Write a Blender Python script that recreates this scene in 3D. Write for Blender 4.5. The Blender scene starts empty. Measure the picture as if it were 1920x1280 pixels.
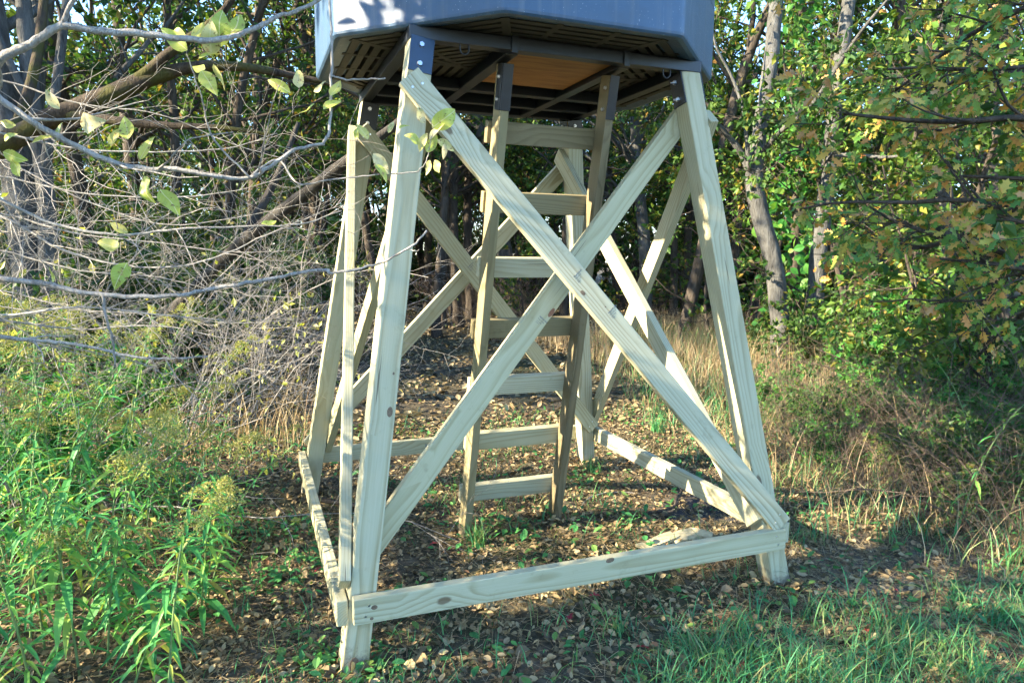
import bpy, bmesh, math, random
import numpy as np
from mathutils import Vector, Matrix

sc = bpy.context.scene
COL = sc.collection
rng = np.random.default_rng(11)
random.seed(11)

# ------------------------------------------------------------------ camera
CX, CY, CZ = -1.1774, -3.1204, 1.4066
YAW, PIT, ROL, FPX = 0.3642, -0.1275, 0.0103, 1292.3
_f = Vector((math.sin(YAW)*math.cos(PIT), math.cos(YAW)*math.cos(PIT), math.sin(PIT)))
_r0 = Vector((math.cos(YAW), -math.sin(YAW), 0)); _u0 = _r0.cross(_f)
_r = math.cos(ROL)*_r0 + math.sin(ROL)*_u0
_u = -math.sin(ROL)*_r0 + math.cos(ROL)*_u0
cam_d = bpy.data.cameras.new('camera'); cam = bpy.data.objects.new('camera', cam_d); COL.objects.link(cam)
cam.matrix_world = Matrix(((_r.x, _u.x, -_f.x, CX), (_r.y, _u.y, -_f.y, CY), (_r.z, _u.z, -_f.z, CZ), (0, 0, 0, 1)))
cam_d.sensor_width = 36.0; cam_d.lens = FPX/1920*36.0; cam_d.clip_start = 0.05; cam_d.clip_end = 600
sc.camera = cam
CAM = Vector((CX, CY, CZ))
def ray(u, v): return _f + _r*((u-960)/FPX) - _u*((v-640)/FPX)
def pt(u, v, d): return CAM + ray(u, v)*d                    # d metres ahead of the camera
def gr(u, v, z=0.0):
    d = ray(u, v); return CAM + d*((z-CZ)/d.z)

# ------------------------------------------------------------------ sky, sun, exposure
SUN_EL, SUN_AZ = math.radians(25), math.radians(-88)         # azimuth from +Y towards +X
S = Vector((math.sin(SUN_AZ)*math.cos(SUN_EL), math.cos(SUN_AZ)*math.cos(SUN_EL), math.sin(SUN_EL)))
w = bpy.data.worlds.new('World'); sc.world = w; w.use_nodes = True
nt = w.node_tree; bg = nt.nodes['Background']
sky = nt.nodes.new('ShaderNodeTexSky'); sky.sky_type = 'NISHITA'; sky.sun_disc = False
sky.sun_elevation = SUN_EL; sky.sun_rotation = SUN_AZ % (2*math.pi); sky.dust_density = 0.3; sky.ozone_density = 5.0
nt.links.new(sky.outputs[0], bg.inputs[0]); bg.inputs[1].default_value = 0.15
sl = bpy.data.lights.new('sun', 'SUN'); so = bpy.data.objects.new('sun', sl); COL.objects.link(so)
sl.energy = 5.0; sl.angle = math.radians(0.53); sl.color = (1.0, 0.86, 0.64)
so.rotation_euler = (-S).to_track_quat('-Z', 'Y').to_euler(); so.location = S*30
sc.view_settings.view_transform = 'Standard'; sc.view_settings.look = 'None'
sc.view_settings.exposure = 2.5; sc.view_settings.gamma = 1.0
sc.cycles.use_denoising = True; sc.cycles.adaptive_threshold = .03
sc.cycles.max_bounces = 4; sc.cycles.diffuse_bounces = 2; sc.cycles.glossy_bounces = 1; sc.cycles.transmission_bounces = 2
sc.cycles.transparent_max_bounces = 4; sc.cycles.caustics_reflective = False; sc.cycles.caustics_refractive = False

# ------------------------------------------------------------------ materials
class NT:
    def __init__(s, name):
        s.m = bpy.data.materials.new(name); s.m.use_nodes = True; s.t = s.m.node_tree
        s.b = s.t.nodes['Principled BSDF']; s.o = s.t.nodes['Material Output']
    def n(s, typ, **kw):
        nd = s.t.nodes.new(typ)
        for k, v in kw.items():
            if k.startswith('i_'): nd.inputs[k[2:].replace('_', ' ')].default_value = v
            else: setattr(nd, k, v)
        return nd
    def l(s, a, b): s.t.links.new(a, b)
    def math(s, op, a, b=None, clamp=False):
        nd = s.n('ShaderNodeMath', operation=op); nd.use_clamp = clamp
        for i, x in enumerate((a, b)):
            if x is None: continue
            if isinstance(x, (int, float)): nd.inputs[i].default_value = x
            else: s.l(x, nd.inputs[i])
        return nd.outputs[0]
    def ramp(s, fac, stops, interp='LINEAR'):
        nd = s.n('ShaderNodeValToRGB'); e = nd.color_ramp.elements; nd.color_ramp.interpolation = interp
        while len(e) < len(stops): e.new(0.5)
        for el, (p, c) in zip(e, stops): el.position = p; el.color = (*c, 1) if len(c) == 3 else c
        s.l(fac, nd.inputs[0]); return nd.outputs[0]
    def mix(s, fac, a, b, mode='MIX'):
        nd = s.n('ShaderNodeMix', data_type='RGBA', blend_type=mode)
        for i, x in ((0, fac), (6, a), (7, b)):
            if isinstance(x, (int, float)): nd.inputs[i].default_value = x
            elif isinstance(x, tuple): nd.inputs[i].default_value = (*x, 1)
            else: s.l(x, nd.inputs[i])
        return nd.outputs[2]
    def noise(s, vec, scale, detail=3, rough=.55, dist=0):
        nd = s.n('ShaderNodeTexNoise'); nd.inputs['Scale'].default_value = scale; nd.inputs['Detail'].default_value = detail
        nd.inputs['Roughness'].default_value = rough; nd.inputs['Distortion'].default_value = dist
        if vec is not None: s.l(vec, nd.inputs['Vector'])
        return nd.outputs['Fac']
    def bump(s, h, strength, dist):
        nd = s.n('ShaderNodeBump'); nd.inputs['Strength'].default_value = strength; nd.inputs['Distance'].default_value = dist
        s.l(h, nd.inputs['Height']); s.l(nd.outputs[0], s.b.inputs['Normal'])
    def obj_coord(s, spread=7.0):
        tc = s.n('ShaderNodeTexCoord'); oi = s.n('ShaderNodeObjectInfo')
        v = s.n('ShaderNodeVectorMath', operation='MULTIPLY_ADD')
        cb = s.n('ShaderNodeCombineXYZ')
        for i in range(3): s.l(oi.outputs['Random'], cb.inputs[i])
        s.l(cb.outputs[0], v.inputs[0]); v.inputs[1].default_value = (spread*3.1, spread*1.7, spread*2.3); s.l(tc.outputs['Object'], v.inputs[2])
        return tc.outputs['Object'], v.outputs[0], oi.outputs['Random']
    def scale(s, vec, xyz):
        nd = s.n('ShaderNodeVectorMath', operation='MULTIPLY'); s.l(vec, nd.inputs[0]); nd.inputs[1].default_value = xyz; return nd.outputs[0]

def lumber_mat(name, light, dark, ring=0.0085, contrast=.75, dirt=.25):
    m = NT(name); raw, P, rnd = m.obj_coord()
    lo = m.noise(m.scale(P, (0.9, 5, 5)), 1.0, 2)
    sep = m.n('ShaderNodeSeparateXYZ'); m.l(raw, sep.inputs[0])
    y0 = m.math('ADD', sep.outputs[1], m.math('MULTIPLY', m.math('SUBTRACT', rnd, .5), .16))
    z0 = m.math('ADD', sep.outputs[2], m.math('ADD', m.math('MULTIPLY', rnd, .07), .035))
    r = m.math('SQRT', m.math('ADD', m.math('MULTIPLY', y0, y0), m.math('MULTIPLY', z0, z0)))
    r = m.math('ADD', r, m.math('MULTIPLY', lo, .055))
    r = m.math('ADD', r, m.math('MULTIPLY', sep.outputs[0], m.math('MULTIPLY', m.math('SUBTRACT', rnd, .4), .02)))
    vo = m.n('ShaderNodeTexVoronoi', feature='F1'); m.l(m.scale(P, (2.6, 5.2, 5.2)), vo.inputs['Vector']); vo.inputs['Scale'].default_value = 1.0
    kd = m.math('ADD', vo.outputs['Distance'], m.math('MULTIPLY', m.noise(m.scale(P, (12, 20, 20)), 2., 2), .05))
    sel = m.n('ShaderNodeSeparateColor'); m.l(vo.outputs['Color'], sel.inputs[0])
    on = m.math('GREATER_THAN', sel.outputs[0], .62)
    near = m.math('MULTIPLY', on, m.math('SUBTRACT', 1.0, m.math('MULTIPLY', kd, 2.2), True))
    r = m.math('ADD', r, m.math('MULTIPLY', near, .022))
    fr = m.math('FRACT', m.math('DIVIDE', r, ring))
    ringc = m.ramp(fr, [(0, (0, 0, 0)), (.5, (.18,)*3), (.86, (1, 1, 1)), (1, (.1,)*3)])
    patch = m.noise(m.scale(P, (1.6, 9, 9)), 1.0, 3)
    amt = m.math('MULTIPLY', ringc, m.math('MULTIPLY', m.ramp(patch, [(.3, (.25,)*3), (.7, (1,)*3)]), contrast))
    col = m.mix(amt, light, dark)
    fib = m.noise(m.scale(P, (5, 260, 260)), 1.0, 2)
    col = m.mix(.22, col, m.ramp(fib, [(.35, (.45, .42, .36)), (.65, (1, 1, 1))]), 'MULTIPLY')
    tone = m.noise(m.scale(P, (1.1, 2, 2)), 1.0, 4)
    col = m.mix(dirt, col, m.ramp(tone, [(.35, (.62, .60, .50)), (.62, (1.0, 1.0, 1.0))]), 'MULTIPLY')
    col = m.mix(m.ramp(rnd, [(0, (.0,)*3), (.35, (.10,)*3), (1, (.38,)*3)]), col, (dark[0]*1.05, dark[1]*1.0, dark[2]*.75))
    rn2 = m.math('FRACT', m.math('MULTIPLY', rnd, 7.31))
    col = m.mix(m.math('MULTIPLY', rn2, .45), col, (.44, .39, .20))
    chk = m.noise(m.scale(P, (2.2, 95, 95)), 1.0, 1)                                  # drying checks along the grain
    col = m.mix(m.ramp(chk, [(.735, (0,)*3), (.76, (.75,)*3)]), col, (.10, .08, .05))
    geo = m.n('ShaderNodeNewGeometry'); gs = m.n('ShaderNodeSeparateXYZ'); m.l(geo.outputs['Position'], gs.inputs[0])
    mud = m.math('ADD', m.math('MULTIPLY', gs.outputs[2], 5.0), m.math('MULTIPLY', m.noise(geo.outputs['Position'], 22, 4, .7), 1.2))   # soil splashed on the feet
    col = m.mix(m.ramp(mud, [(.75, (.75,)*3), (1.25, (0,)*3)]), col, (.10, .08, .06))
    scuff = m.noise(P, 14, 5, .7); col = m.mix(m.ramp(scuff, [(.60, (0,)*3), (.75, (.35,)*3)]), col, (dark[0]*.7, dark[1]*.7, dark[2]*.7))
    kc = m.math('MULTIPLY', on, m.ramp(kd, [(.085, (1,)*3), (.11, (0,)*3)]))
    col = m.mix(m.math('MULTIPLY', kc, .8), col, (.12, .07, .035))
    m.l(col, m.b.inputs['Base Color']); m.b.inputs['Roughness'].default_value = .72; m.b.inputs['Specular IOR Level'].default_value = .25
    m.bump(m.math('ADD', m.math('MULTIPLY', fib, .6), m.math('MULTIPLY', ringc, -.4)), .25, .0015)
    return m.m

def plain(name, col, rough=.6, metal=0.0, spec=.4, var=.25, scale=20, bump=.0):
    m = NT(name); raw, P, rnd = m.obj_coord()
    n = m.noise(P, scale, 4)
    c = m.mix(var, col, m.ramp(n, [(.3, tuple(x*.45 for x in col)), (.7, tuple(min(1, x*1.35) for x in col))]))
    m.l(c, m.b.inputs['Base Color']); m.b.inputs['Roughness'].default_value = rough; m.b.inputs['Metallic'].default_value = metal
    m.b.inputs['Specular IOR Level'].default_value = spec
    if bump: m.bump(n, bump, .004)
    return m.m

def leaf_mat(name, stops, trans=.35, rough=.5, spot=.0):
    m = NT(name); at = m.n('ShaderNodeAttribute', attribute_name='rnd'); oi = m.n('ShaderNodeObjectInfo')
    f = m.math('FRACT', m.math('ADD', at.outputs['Fac'], m.math('MULTIPLY', oi.outputs['Random'], .999)))
    c = m.ramp(f, stops)
    if spot:
        tc = m.n('ShaderNodeTexCoord')
        c = m.mix(m.math('MULTIPLY', m.ramp(m.noise(tc.outputs['Object'], 60, 3), [(.55, (0,)*3), (.68, (1,)*3)]), spot), c, (.14, .07, .025))
    m.l(c, m.b.inputs['Base Color']); m.b.inputs['Roughness'].default_value = rough; m.b.inputs['Specular IOR Level'].default_value = .3
    tr = m.n('ShaderNodeBsdfTranslucent'); m.l(m.mix(1.0, c, (1.0, 1.0, .55), 'MULTIPLY'), tr.inputs[0])
    mx = m.n('ShaderNodeMixShader'); mx.inputs[0].default_value = trans
    m.l(m.b.outputs[0], mx.inputs[1]); m.l(tr.outputs[0], mx.inputs[2]); m.l(mx.outputs[0], m.o.inputs[0])
    return m.m

def bark_mat(name, a, b, moss=None, scale=1.0):
    m = NT(name); raw, P, rnd = m.obj_coord()
    n1 = m.noise(m.scale(P, (14*scale, 14*scale, 3*scale)), 1.0, 5, .65, .4)
    n2 = m.noise(P, 2.2, 3)
    n3 = m.noise(m.scale(P, (70*scale, 70*scale, 16*scale)), 1.0, 4, .7)
    c = m.ramp(m.math('ADD', m.math('MULTIPLY', n1, .6), m.math('MULTIPLY', n3, .4)), [(.36, a), (.60, b)])
    c = m.mix(m.ramp(n2, [(.45, (0,)*3), (.7, (.35,)*3)]), c, tuple(min(1, x*1.4) for x in b))
    if moss: c = m.mix(m.ramp(m.noise(P, 4.0, 4), [(.48, (0,)*3), (.6, (.8,)*3)]), c, moss)
    m.l(c, m.b.inputs['Base Color']); m.b.inputs['Roughness'].default_value = .9; m.b.inputs['Specular IOR Level'].default_value = .15
    m.bump(m.math('ADD', n1, m.math('MULTIPLY', n3, .6)), .9, .025); return m.m

M = {}
M['lumber'] = lumber_mat('treated_lumber', (.56, .545, .395), (.24, .205, .105), contrast=.9)
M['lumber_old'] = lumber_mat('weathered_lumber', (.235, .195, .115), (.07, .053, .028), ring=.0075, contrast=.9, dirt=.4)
M['knot'] = plain('knot_wood', (.17, .115, .07), .8, var=.6, scale=120)
M['knot_red'] = plain('red_knot_wood', (.24, .11, .06), .8, var=.6, scale=120)
M['ink'] = plain('stamp_ink', (.10, .12, .15), .8, var=.5, scale=300)
M['steel'] = plain('dark_painted_steel', (.011, .015, .021), .38, 0, .5, .3, 30)
M['plate'] = plain('blue_black_plate', (.022, .045, .085), .30, 0, .6, .2, 30)
M['zinc'] = plain('zinc_bolt', (.75, .75, .76), .3, 1.0)
M['scrap'] = plain('split_wood', (.46, .40, .24), .8, var=.6, scale=35, bump=.6)
M['plywood'] = None
m = NT('plywood'); raw, P, rnd = m.obj_coord()
n = m.noise(m.scale(P, (4, 22, 1)), 1.0, 4, .6, .8)
m.l(m.ramp(n, [(.3, (.20, .075, .014)), (.6, (.36, .155, .032))]), m.b.inputs['Base Color']); m.b.inputs['Roughness'].default_value = .6
M['plywood'] = m.m
m = NT('grey_blind_plastic'); raw, P, rnd = m.obj_coord(0)
n = m.noise(P, 3.0, 4); sp = m.noise(P, 150, 2, .5); sc1 = m.noise(m.scale(P, (40, 40, 5)), 1.0, 3)
c = m.ramp(n, [(.3, (.038, .080, .140)), (.7, (.052, .104, .175))])
c = m.mix(m.ramp(sp, [(.70, (0,)*3), (.76, (.8,)*3)]), c, (.50, .52, .54))
c = m.mix(m.ramp(sc1, [(.62, (0,)*3), (.8, (.25,)*3)]), c, (.34, .37, .40))
strk = m.noise(m.scale(P, (26, 26, 1.2)), 1.0, 4, .6); c = m.mix(m.ramp(strk, [(.52, (0,)*3), (.72, (.30,)*3)]), c, (.20, .21, .21))
grime = m.noise(P, 9, 6, .7); c = m.mix(m.ramp(grime, [(.50, (0,)*3), (.70, (.35,)*3)]), c, (.05, .065, .085))
m.l(c, m.b.inputs['Base Color']); m.b.inputs['Roughness'].default_value = .42; m.b.inputs['Specular IOR Level'].default_value = .4
m.bump(m.math('ADD', m.noise(m.scale(P, (3, 3, 9)), 1.0, 3), m.math('MULTIPLY', m.noise(P, 320, 2), .12)), .18, .02); M['plastic'] = m.m
M['underside'] = plain('dark_floor_plastic', (.046, .042, .033), .6, 0, .3, .35, 12)

# ground: soil, mould and bits of litter
m = NT('forest_soil'); tc = m.n('ShaderNodeTexCoord'); P = tc.outputs['Object']
a = m.noise(P, .7, 5, .6); b = m.noise(P, 9, 6, .7); d = m.noise(P, 60, 4, .7)
c = m.ramp(b, [(.32, (.03, .026, .018)), (.5, (.08, .068, .045)), (.68, (.16, .135, .085))])
c = m.mix(m.ramp(d, [(.45, (0,)*3), (.68, (.7,)*3)]), c, (.17, .13, .09))
c = m.mix(m.ramp(a, [(.46, (0,)*3), (.62, (.6,)*3)]), c, (.05, .065, .025))
def blotch(cx, cy, rx, ry):
    sp = m.n('ShaderNodeSeparateXYZ'); m.l(P, sp.inputs[0])
    dx = m.math('DIVIDE', m.math('SUBTRACT', sp.outputs[0], cx), rx); dy = m.math('DIVIDE', m.math('SUBTRACT', sp.outputs[1], cy), ry)
    q = m.math('ADD', m.math('SQRT', m.math('ADD', m.math('MULTIPLY', dx, dx), m.math('MULTIPLY', dy, dy))), m.math('MULTIPLY', m.math('SUBTRACT', m.noise(P, 5, 4), .5), 1.4))
    return m.ramp(q, [(.7, (1,)*3), (1.1, (0,)*3)])
bare = blotch(1.12, -.02, .30, .26); path = blotch(1.55, -1.0, .55, .45)
c = m.mix(m.math('MULTIPLY', bare, .85), c, (.075, .072, .075)); c = m.mix(m.math('MULTIPLY', path, .6), c, (.15, .13, .11))
m.l(c, m.b.inputs['Base Color']); m.b.inputs['Roughness'].default_value = .95; m.b.inputs['Specular IOR Level'].default_value = .1
m.bump(m.math('ADD', m.math('MULTIPLY', b, .7), m.math('MULTIPLY', d, .3)), .8, .035); M['soil'] = m.m

G1, G2, G3 = (.035, .10, .022), (.07, .16, .03), (.16, .22, .045)
M['leaf_wood'] = leaf_mat('woodland_leaf', [(0, (.040, .105, .020)), (.45, (.075, .17, .025)), (.75, (.16, .23, .035)), (.92, (.30, .27, .045)), (1, (.28, .12, .035))], .4)
M['leaf_dark'] = leaf_mat('dark_woodland_leaf', [(0, (.026, .07, .018)), (.6, (.052, .12, .024)), (.9, (.11, .18, .03)), (1, (.20, .15, .035))], .35)
M['leaf_vine'] = leaf_mat('vine_leaf', [(0, (.035, .15, .03)), (.6, (.06, .24, .04)), (1, (.17, .30, .05))], .4)
M['leaf_yellow'] = leaf_mat('yellowing_leaf', [(0, (.30, .36, .07)), (.4, (.44, .46, .10)), (.75, (.50, .46, .14)), (1, (.46, .40, .22))], .4, .45, .6)
m = NT('veined_yellow_leaf'); tc = m.n('ShaderNodeTexCoord'); oi = m.n('ShaderNodeObjectInfo'); sp = m.n('ShaderNodeSeparateXYZ'); m.l(tc.outputs['Object'], sp.inputs[0])
c = m.ramp(oi.outputs['Random'], [(0, (.34, .42, .07)), (.35, (.50, .54, .10)), (.7, (.62, .58, .16)), (1, (.60, .52, .30))])
nz = m.n('ShaderNodeVectorMath', operation='MULTIPLY_ADD'); cb = m.n('ShaderNodeCombineXYZ')
for q in range(3): m.l(oi.outputs['Random'], cb.inputs[q])
m.l(cb.outputs[0], nz.inputs[0]); nz.inputs[1].default_value = (31, 17, 23); m.l(tc.outputs['Object'], nz.inputs[2])
ay = m.math('ABSOLUTE', sp.outputs[1]); sv = m.math('ABSOLUTE', m.math('SINE', m.math('MULTIPLY', m.math('SUBTRACT', sp.outputs[0], m.math('MULTIPLY', ay, .9)), 26)))
c = m.mix(m.ramp(m.noise(nz.outputs[0], 2.2, 3), [(.45, (0,)*3), (.7, (.45,)*3)]), c, (.26, .38, .06))
c = m.mix(m.ramp(sv, [(.02, (.55,)*3), (.14, (0,)*3)]), c, (.60, .60, .28)); c = m.mix(m.ramp(ay, [(.006, (.8,)*3), (.016, (0,)*3)]), c, (.66, .62, .34))
c = m.mix(m.ramp(m.noise(nz.outputs[0], 7, 4), [(.60, (0,)*3), (.68, (.9,)*3)]), c, (.16, .085, .03)); c = m.mix(m.ramp(m.noise(nz.outputs[0], 3, 3), [(.62, (0,)*3), (.72, (.8,)*3)]), c, (.36, .22, .09))
m.l(c, m.b.inputs['Base Color']); m.b.inputs['Roughness'].default_value = .5; tr = m.n('ShaderNodeBsdfTranslucent'); m.l(c, tr.inputs[0]); mx = m.n('ShaderNodeMixShader'); mx.inputs[0].default_value = .4
m.l(m.b.outputs[0], mx.inputs[1]); m.l(tr.outputs[0], mx.inputs[2]); m.l(mx.outputs[0], m.o.inputs[0]); M['leaf_veined'] = m.m
M['leaf_oak'] = leaf_mat('oak_leaf', [(0, (.08, .22, .05)), (.3, (.15, .30, .05)), (.5, (.30, .36, .06)), (.68, (.55, .42, .08)), (.85, (.62, .27, .06)), (1, (.50, .33, .16))], .3, .5, .3)
M['leaf_rod'] = leaf_mat('goldenrod_leaf', [(0, (.055, .25, .075)), (.45, (.10, .36, .09)), (.8, (.22, .44, .08)), (.93, (.40, .42, .08)), (1, (.24, .15, .07))], .35, .5)
M['plume'] = leaf_mat('goldenrod_plume', [(0, (.20, .25, .08)), (.55, (.33, .35, .11)), (.88, (.48, .43, .12)), (1, (.45, .40, .25))], .3, .7)
M['fluff'] = leaf_mat('seed_fluff', [(0, (.55, .52, .47)), (1, (.70, .68, .64))], .3, .8)
M['litter'] = leaf_mat('leaf_litter', [(0, (.07, .055, .033)), (.35, (.18, .135, .068)), (.6, (.31, .225, .105)), (.85, (.46, .36, .19)), (1, (.20, .10, .05))], .12, .75)
M['leaf_red'] = leaf_mat('red_leaf', [(0, (.30, .035, .05)), (1, (.42, .07, .07))], .25, .6)
M['grass'] = leaf_mat('grass_blade', [(0, (.045, .20, .085)), (.5, (.08, .29, .11)), (.8, (.17, .34, .10)), (1, (.34, .32, .14))], .35, .5)
M['straw'] = leaf_mat('dry_grass', [(0, (.24, .165, .085)), (.5, (.40, .30, .16)), (.85, (.54, .44, .27)), (1, (.28, .15, .08))], .25, .7)
M['cover'] = leaf_mat('ground_cover_leaf', [(0, (.04, .17, .055)), (.6, (.07, .25, .07)), (1, (.17, .27, .06))], .3, .5)
M['bark_grey'] = bark_mat('grey_bark', (.034, .033, .030), (.125, .124, .114))
M['bark_dark'] = bark_mat('dark_bark', (.030, .025, .020), (.095, .078, .06))
M['bark_moss'] = bark_mat('mossy_bark', (.028, .022, .016), (.085, .065, .045), (.075, .075, .018))
M['bark_log'] = bark_mat('weathered_log', (.022, .020, .018), (.075, .068, .058))
M['twig'] = bark_mat('grey_twig', (.19, .175, .155), (.50, .47, .42), scale=3)
M['twig_dark'] = bark_mat('brown_twig', (.085, .065, .048), (.22, .17, .13), scale=3)
M['stem'] = plain('green_stem', (.14, .22, .07), .6, var=.4)

# ------------------------------------------------------------------ mesh helpers
class MB:
    def __init__(s): s.V = []; s.T = []; s.Q = []; s.R = []; s.ST = []; s.SQ = []; s.n = 0
    def add(s, V, T=None, Q=None, rnd=0.0, smooth=False):
        V = np.asarray(V, float).reshape(-1, 3); k = len(V)
        s.V.append(V); s.R.append(np.broadcast_to(np.asarray(rnd, float), (k,)).copy())
        if T is not None and len(T): T = np.asarray(T, int).reshape(-1, 3); s.T.append(T+s.n); s.ST.append(np.full(len(T), smooth))
        if Q is not None and len(Q): Q = np.asarray(Q, int).reshape(-1, 4); s.Q.append(Q+s.n); s.SQ.append(np.full(len(Q), smooth))
        s.n += k
    def tube(s, pts, rad, sides=5, rnd=0.0, cap=False):
        p = np.asarray(pts, float); r = np.asarray(rad, float); n = len(p)
        t = np.gradient(p, axis=0); t /= np.linalg.norm(t, axis=1)[:, None]+1e-12
        ref = np.array([0, 0, 1.]) if abs(t[0, 2]) < .9 else np.array([1., 0, 0])
        a = np.cross(t, ref); a /= np.linalg.norm(a, axis=1)[:, None]+1e-12
        for i in range(1, n):                                   # keep the frame from flipping
            v = a[i-1]-t[i]*(a[i-1]@t[i]); a[i] = v/(np.linalg.norm(v)+1e-12)
        b = np.cross(t, a); th = np.arange(sides)*2*math.pi/sides
        V = p[:, None]+r[:, None, None]*(np.cos(th)[None, :, None]*a[:, None]+np.sin(th)[None, :, None]*b[:, None])
        i, j = np.meshgrid(np.arange(n-1), np.arange(sides), indexing='ij'); j2 = (j+1) % sides
        Q = np.stack([i*sides+j, i*sides+j2, (i+1)*sides+j2, (i+1)*sides+j], -1).reshape(-1, 4)
        V = V.reshape(-1, 3); T = []
        if cap:
            V = np.vstack([V, p[:1], p[-1:]]); c0 = n*sides
            T = [(c0, (q+1) % sides, q) for q in range(sides)]+[(c0+1, (n-1)*sides+q, (n-1)*sides+(q+1) % sides) for q in range(sides)]
        s.add(V, T, Q, rnd, True)
    def box(s, lo, hi, mat=None):
        x0, y0, z0 = lo; x1, y1, z1 = hi
        V = np.array([(x0, y0, z0), (x1, y0, z0), (x1, y1, z0), (x0, y1, z0), (x0, y0, z1), (x1, y0, z1), (x1, y1, z1), (x0, y1, z1)], float)
        if mat is not None: V = np.array([mat @ Vector(v) for v in V])
        s.add(V, None, [(3, 2, 1, 0), (4, 5, 6, 7), (0, 1, 5, 4), (1, 2, 6, 5), (2, 3, 7, 6), (3, 0, 4, 7)])
    def leaves(s, tm, pos, axis, nor, L, Wd, rnd):
        tv, tf = tm; pos = np.asarray(pos, float); N = len(pos)
        if N == 0: return
        a = axis/(np.linalg.norm(axis, axis=1)[:, None]+1e-9)
        nn = nor-(nor*a).sum(1)[:, None]*a; nn /= np.linalg.norm(nn, axis=1)[:, None]+1e-9
        sd = np.cross(nn, a); L = np.broadcast_to(L, (N,)); Wd = np.broadcast_to(Wd, (N,))
        V = pos[:, None]+(L[:, None]*tv[:, 0])[..., None]*a[:, None]+(Wd[:, None]*tv[:, 1])[..., None]*sd[:, None]+(L[:, None]*tv[:, 2])[..., None]*nn[:, None]
        F = (tf[None]+(np.arange(N)*len(tv))[:, None, None]).reshape(-1, 3)
        s.add(V.reshape(-1, 3), F, None, np.repeat(rnd, len(tv)), False)
    def mesh(s, name, mats):
        me = bpy.data.meshes.new(name); V = np.vstack(s.V)
        T = np.vstack(s.T) if s.T else np.zeros((0, 3), int); Q = np.vstack(s.Q) if s.Q else np.zeros((0, 4), int)
        me.vertices.add(len(V)); me.vertices.foreach_set('co', V.ravel().astype(np.float32))
        li = np.concatenate([T.ravel(), Q.ravel()]); me.loops.add(len(li)); me.loops.foreach_set('vertex_index', li.astype(np.int32))
        st = np.concatenate([np.arange(len(T))*3, len(T)*3+np.arange(len(Q))*4]); me.polygons.add(len(st)); me.polygons.foreach_set('loop_start', st.astype(np.int32))
        sm = np.concatenate(s.ST+s.SQ) if (s.ST or s.SQ) else np.zeros(0, bool)
        me.polygons.foreach_set('use_smooth', sm)
        at = me.attributes.new('rnd', 'FLOAT', 'POINT'); at.data.foreach_set('value', np.concatenate(s.R).astype(np.float32))
        for mt in (mats if isinstance(mats, (list, tuple)) else [mats]): me.materials.append(mt)
        me.update(calc_edges=True); return me

WM = {}
def link(o, parent=None, mat=None):
    COL.objects.link(o); mat = mat or Matrix.Identity(4); WM[o] = mat
    if parent is not None: o.parent = parent; o.matrix_basis = WM[parent].inverted() @ mat
    else: o.matrix_basis = mat
    return o
def tag(o, label=None, cat=None, group=None, kind=None):
    if label: o['label'] = label
    if cat: o['category'] = cat
    if group: o['group'] = group
    if kind: o['kind'] = kind
    return o
def empty(name, loc, rz=0.0, sc_=1.0):
    e = bpy.data.objects.new(name, None); e.empty_display_size = .2
    return link(e, None, Matrix.Translation(loc) @ Matrix.Rotation(rz, 4, 'Z') @ Matrix.Scale(sc_, 4))
def mesh_obj(name, me, parent=None, mat=None): return link(bpy.data.objects.new(name, me), parent, mat)
def part(name, me, parent): return mesh_obj(name, me, parent, WM[parent])       # mesh given in the parent's own coordinates
def copy_tree(o, loc=None, rz=0.0, s=1.0, parent=None, M0=None):
    c = o.copy(); COL.objects.link(c)
    if parent is None:
        c.matrix_basis = Matrix.Translation(loc) @ Matrix.Rotation(rz, 4, 'Z') @ Matrix.Scale(s, 4); WM[c] = c.matrix_basis.copy()
    else: c.parent = parent; WM[c] = WM[parent] @ o.matrix_basis
    for ch in list(o.children): copy_tree(ch, parent=c)
    return c
def arr(f): return np.array(f)

def gz(x, y):
    return .018*np.sin(x*2.1+.6)*np.cos(y*1.7)+.012*np.sin(x*5.3+y*4.1)+.05*np.clip(np.hypot(x-.3, y-.3)-1.5, 0, 3)*np.sin(x*.9+2)*np.sin(y*.7+1)*.5 + .03*np.clip(x-2.2, 0, 3)

# leaf templates: x along, y across, z lift
RH = (arr([(0, 0, 0), (.45, .5, .08), (1, 0, -.05), (.45, -.5, .08)]), arr([(0, 2, 1), (0, 3, 2)]))
OV = (arr([(0, 0, 0), (.25, .38, .05), (.55, .5, .06), (.82, .27, .0), (1, 0, -.08), (.82, -.27, .0), (.55, -.5, .06), (.25, -.38, .05), (.5, 0, .0)]),
      arr([(8, i, (i+1) % 8) for i in range(8)])[:, ::-1])
LA = (arr([(0, 0, 0), (.3, .5, .05), (.3, 0, .03), (.3, -.5, .05), (.65, .38, .0), (.65, 0, -.02), (.65, -.38, .0), (1, 0, -.16)]),
      arr([(0, 2, 1), (0, 3, 2), (1, 2, 5), (1, 5, 4), (2, 3, 6), (2, 6, 5), (4, 5, 7), (5, 6, 7)]))
def oak():
    half = [(.0, .012), (.14, .03), (.26, .20), (.30, .11), (.42, .13), (.58, .36), (.58, .16), (.68, .14), (.84, .24), (.83, .10), (1.0, .0)]
    mid = [(x, 0) for x, _ in half]; V = []; F = []
    for (x, y), (mx, _) in zip(half, mid): V += [(x, y, .10*abs(y)-.10*x*x), (mx, 0, -.10*x*x), (x, -y, .10*abs(y)-.10*x*x)]
    for i in range(len(half)-1):
        a, b = 3*i, 3*i+3
        F += [(a, a+1, b+1), (a, b+1, b), (a+1, a+2, b+2), (a+1, b+2, b+1)]
    return arr(V), arr(F)
OAK = oak()
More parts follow.
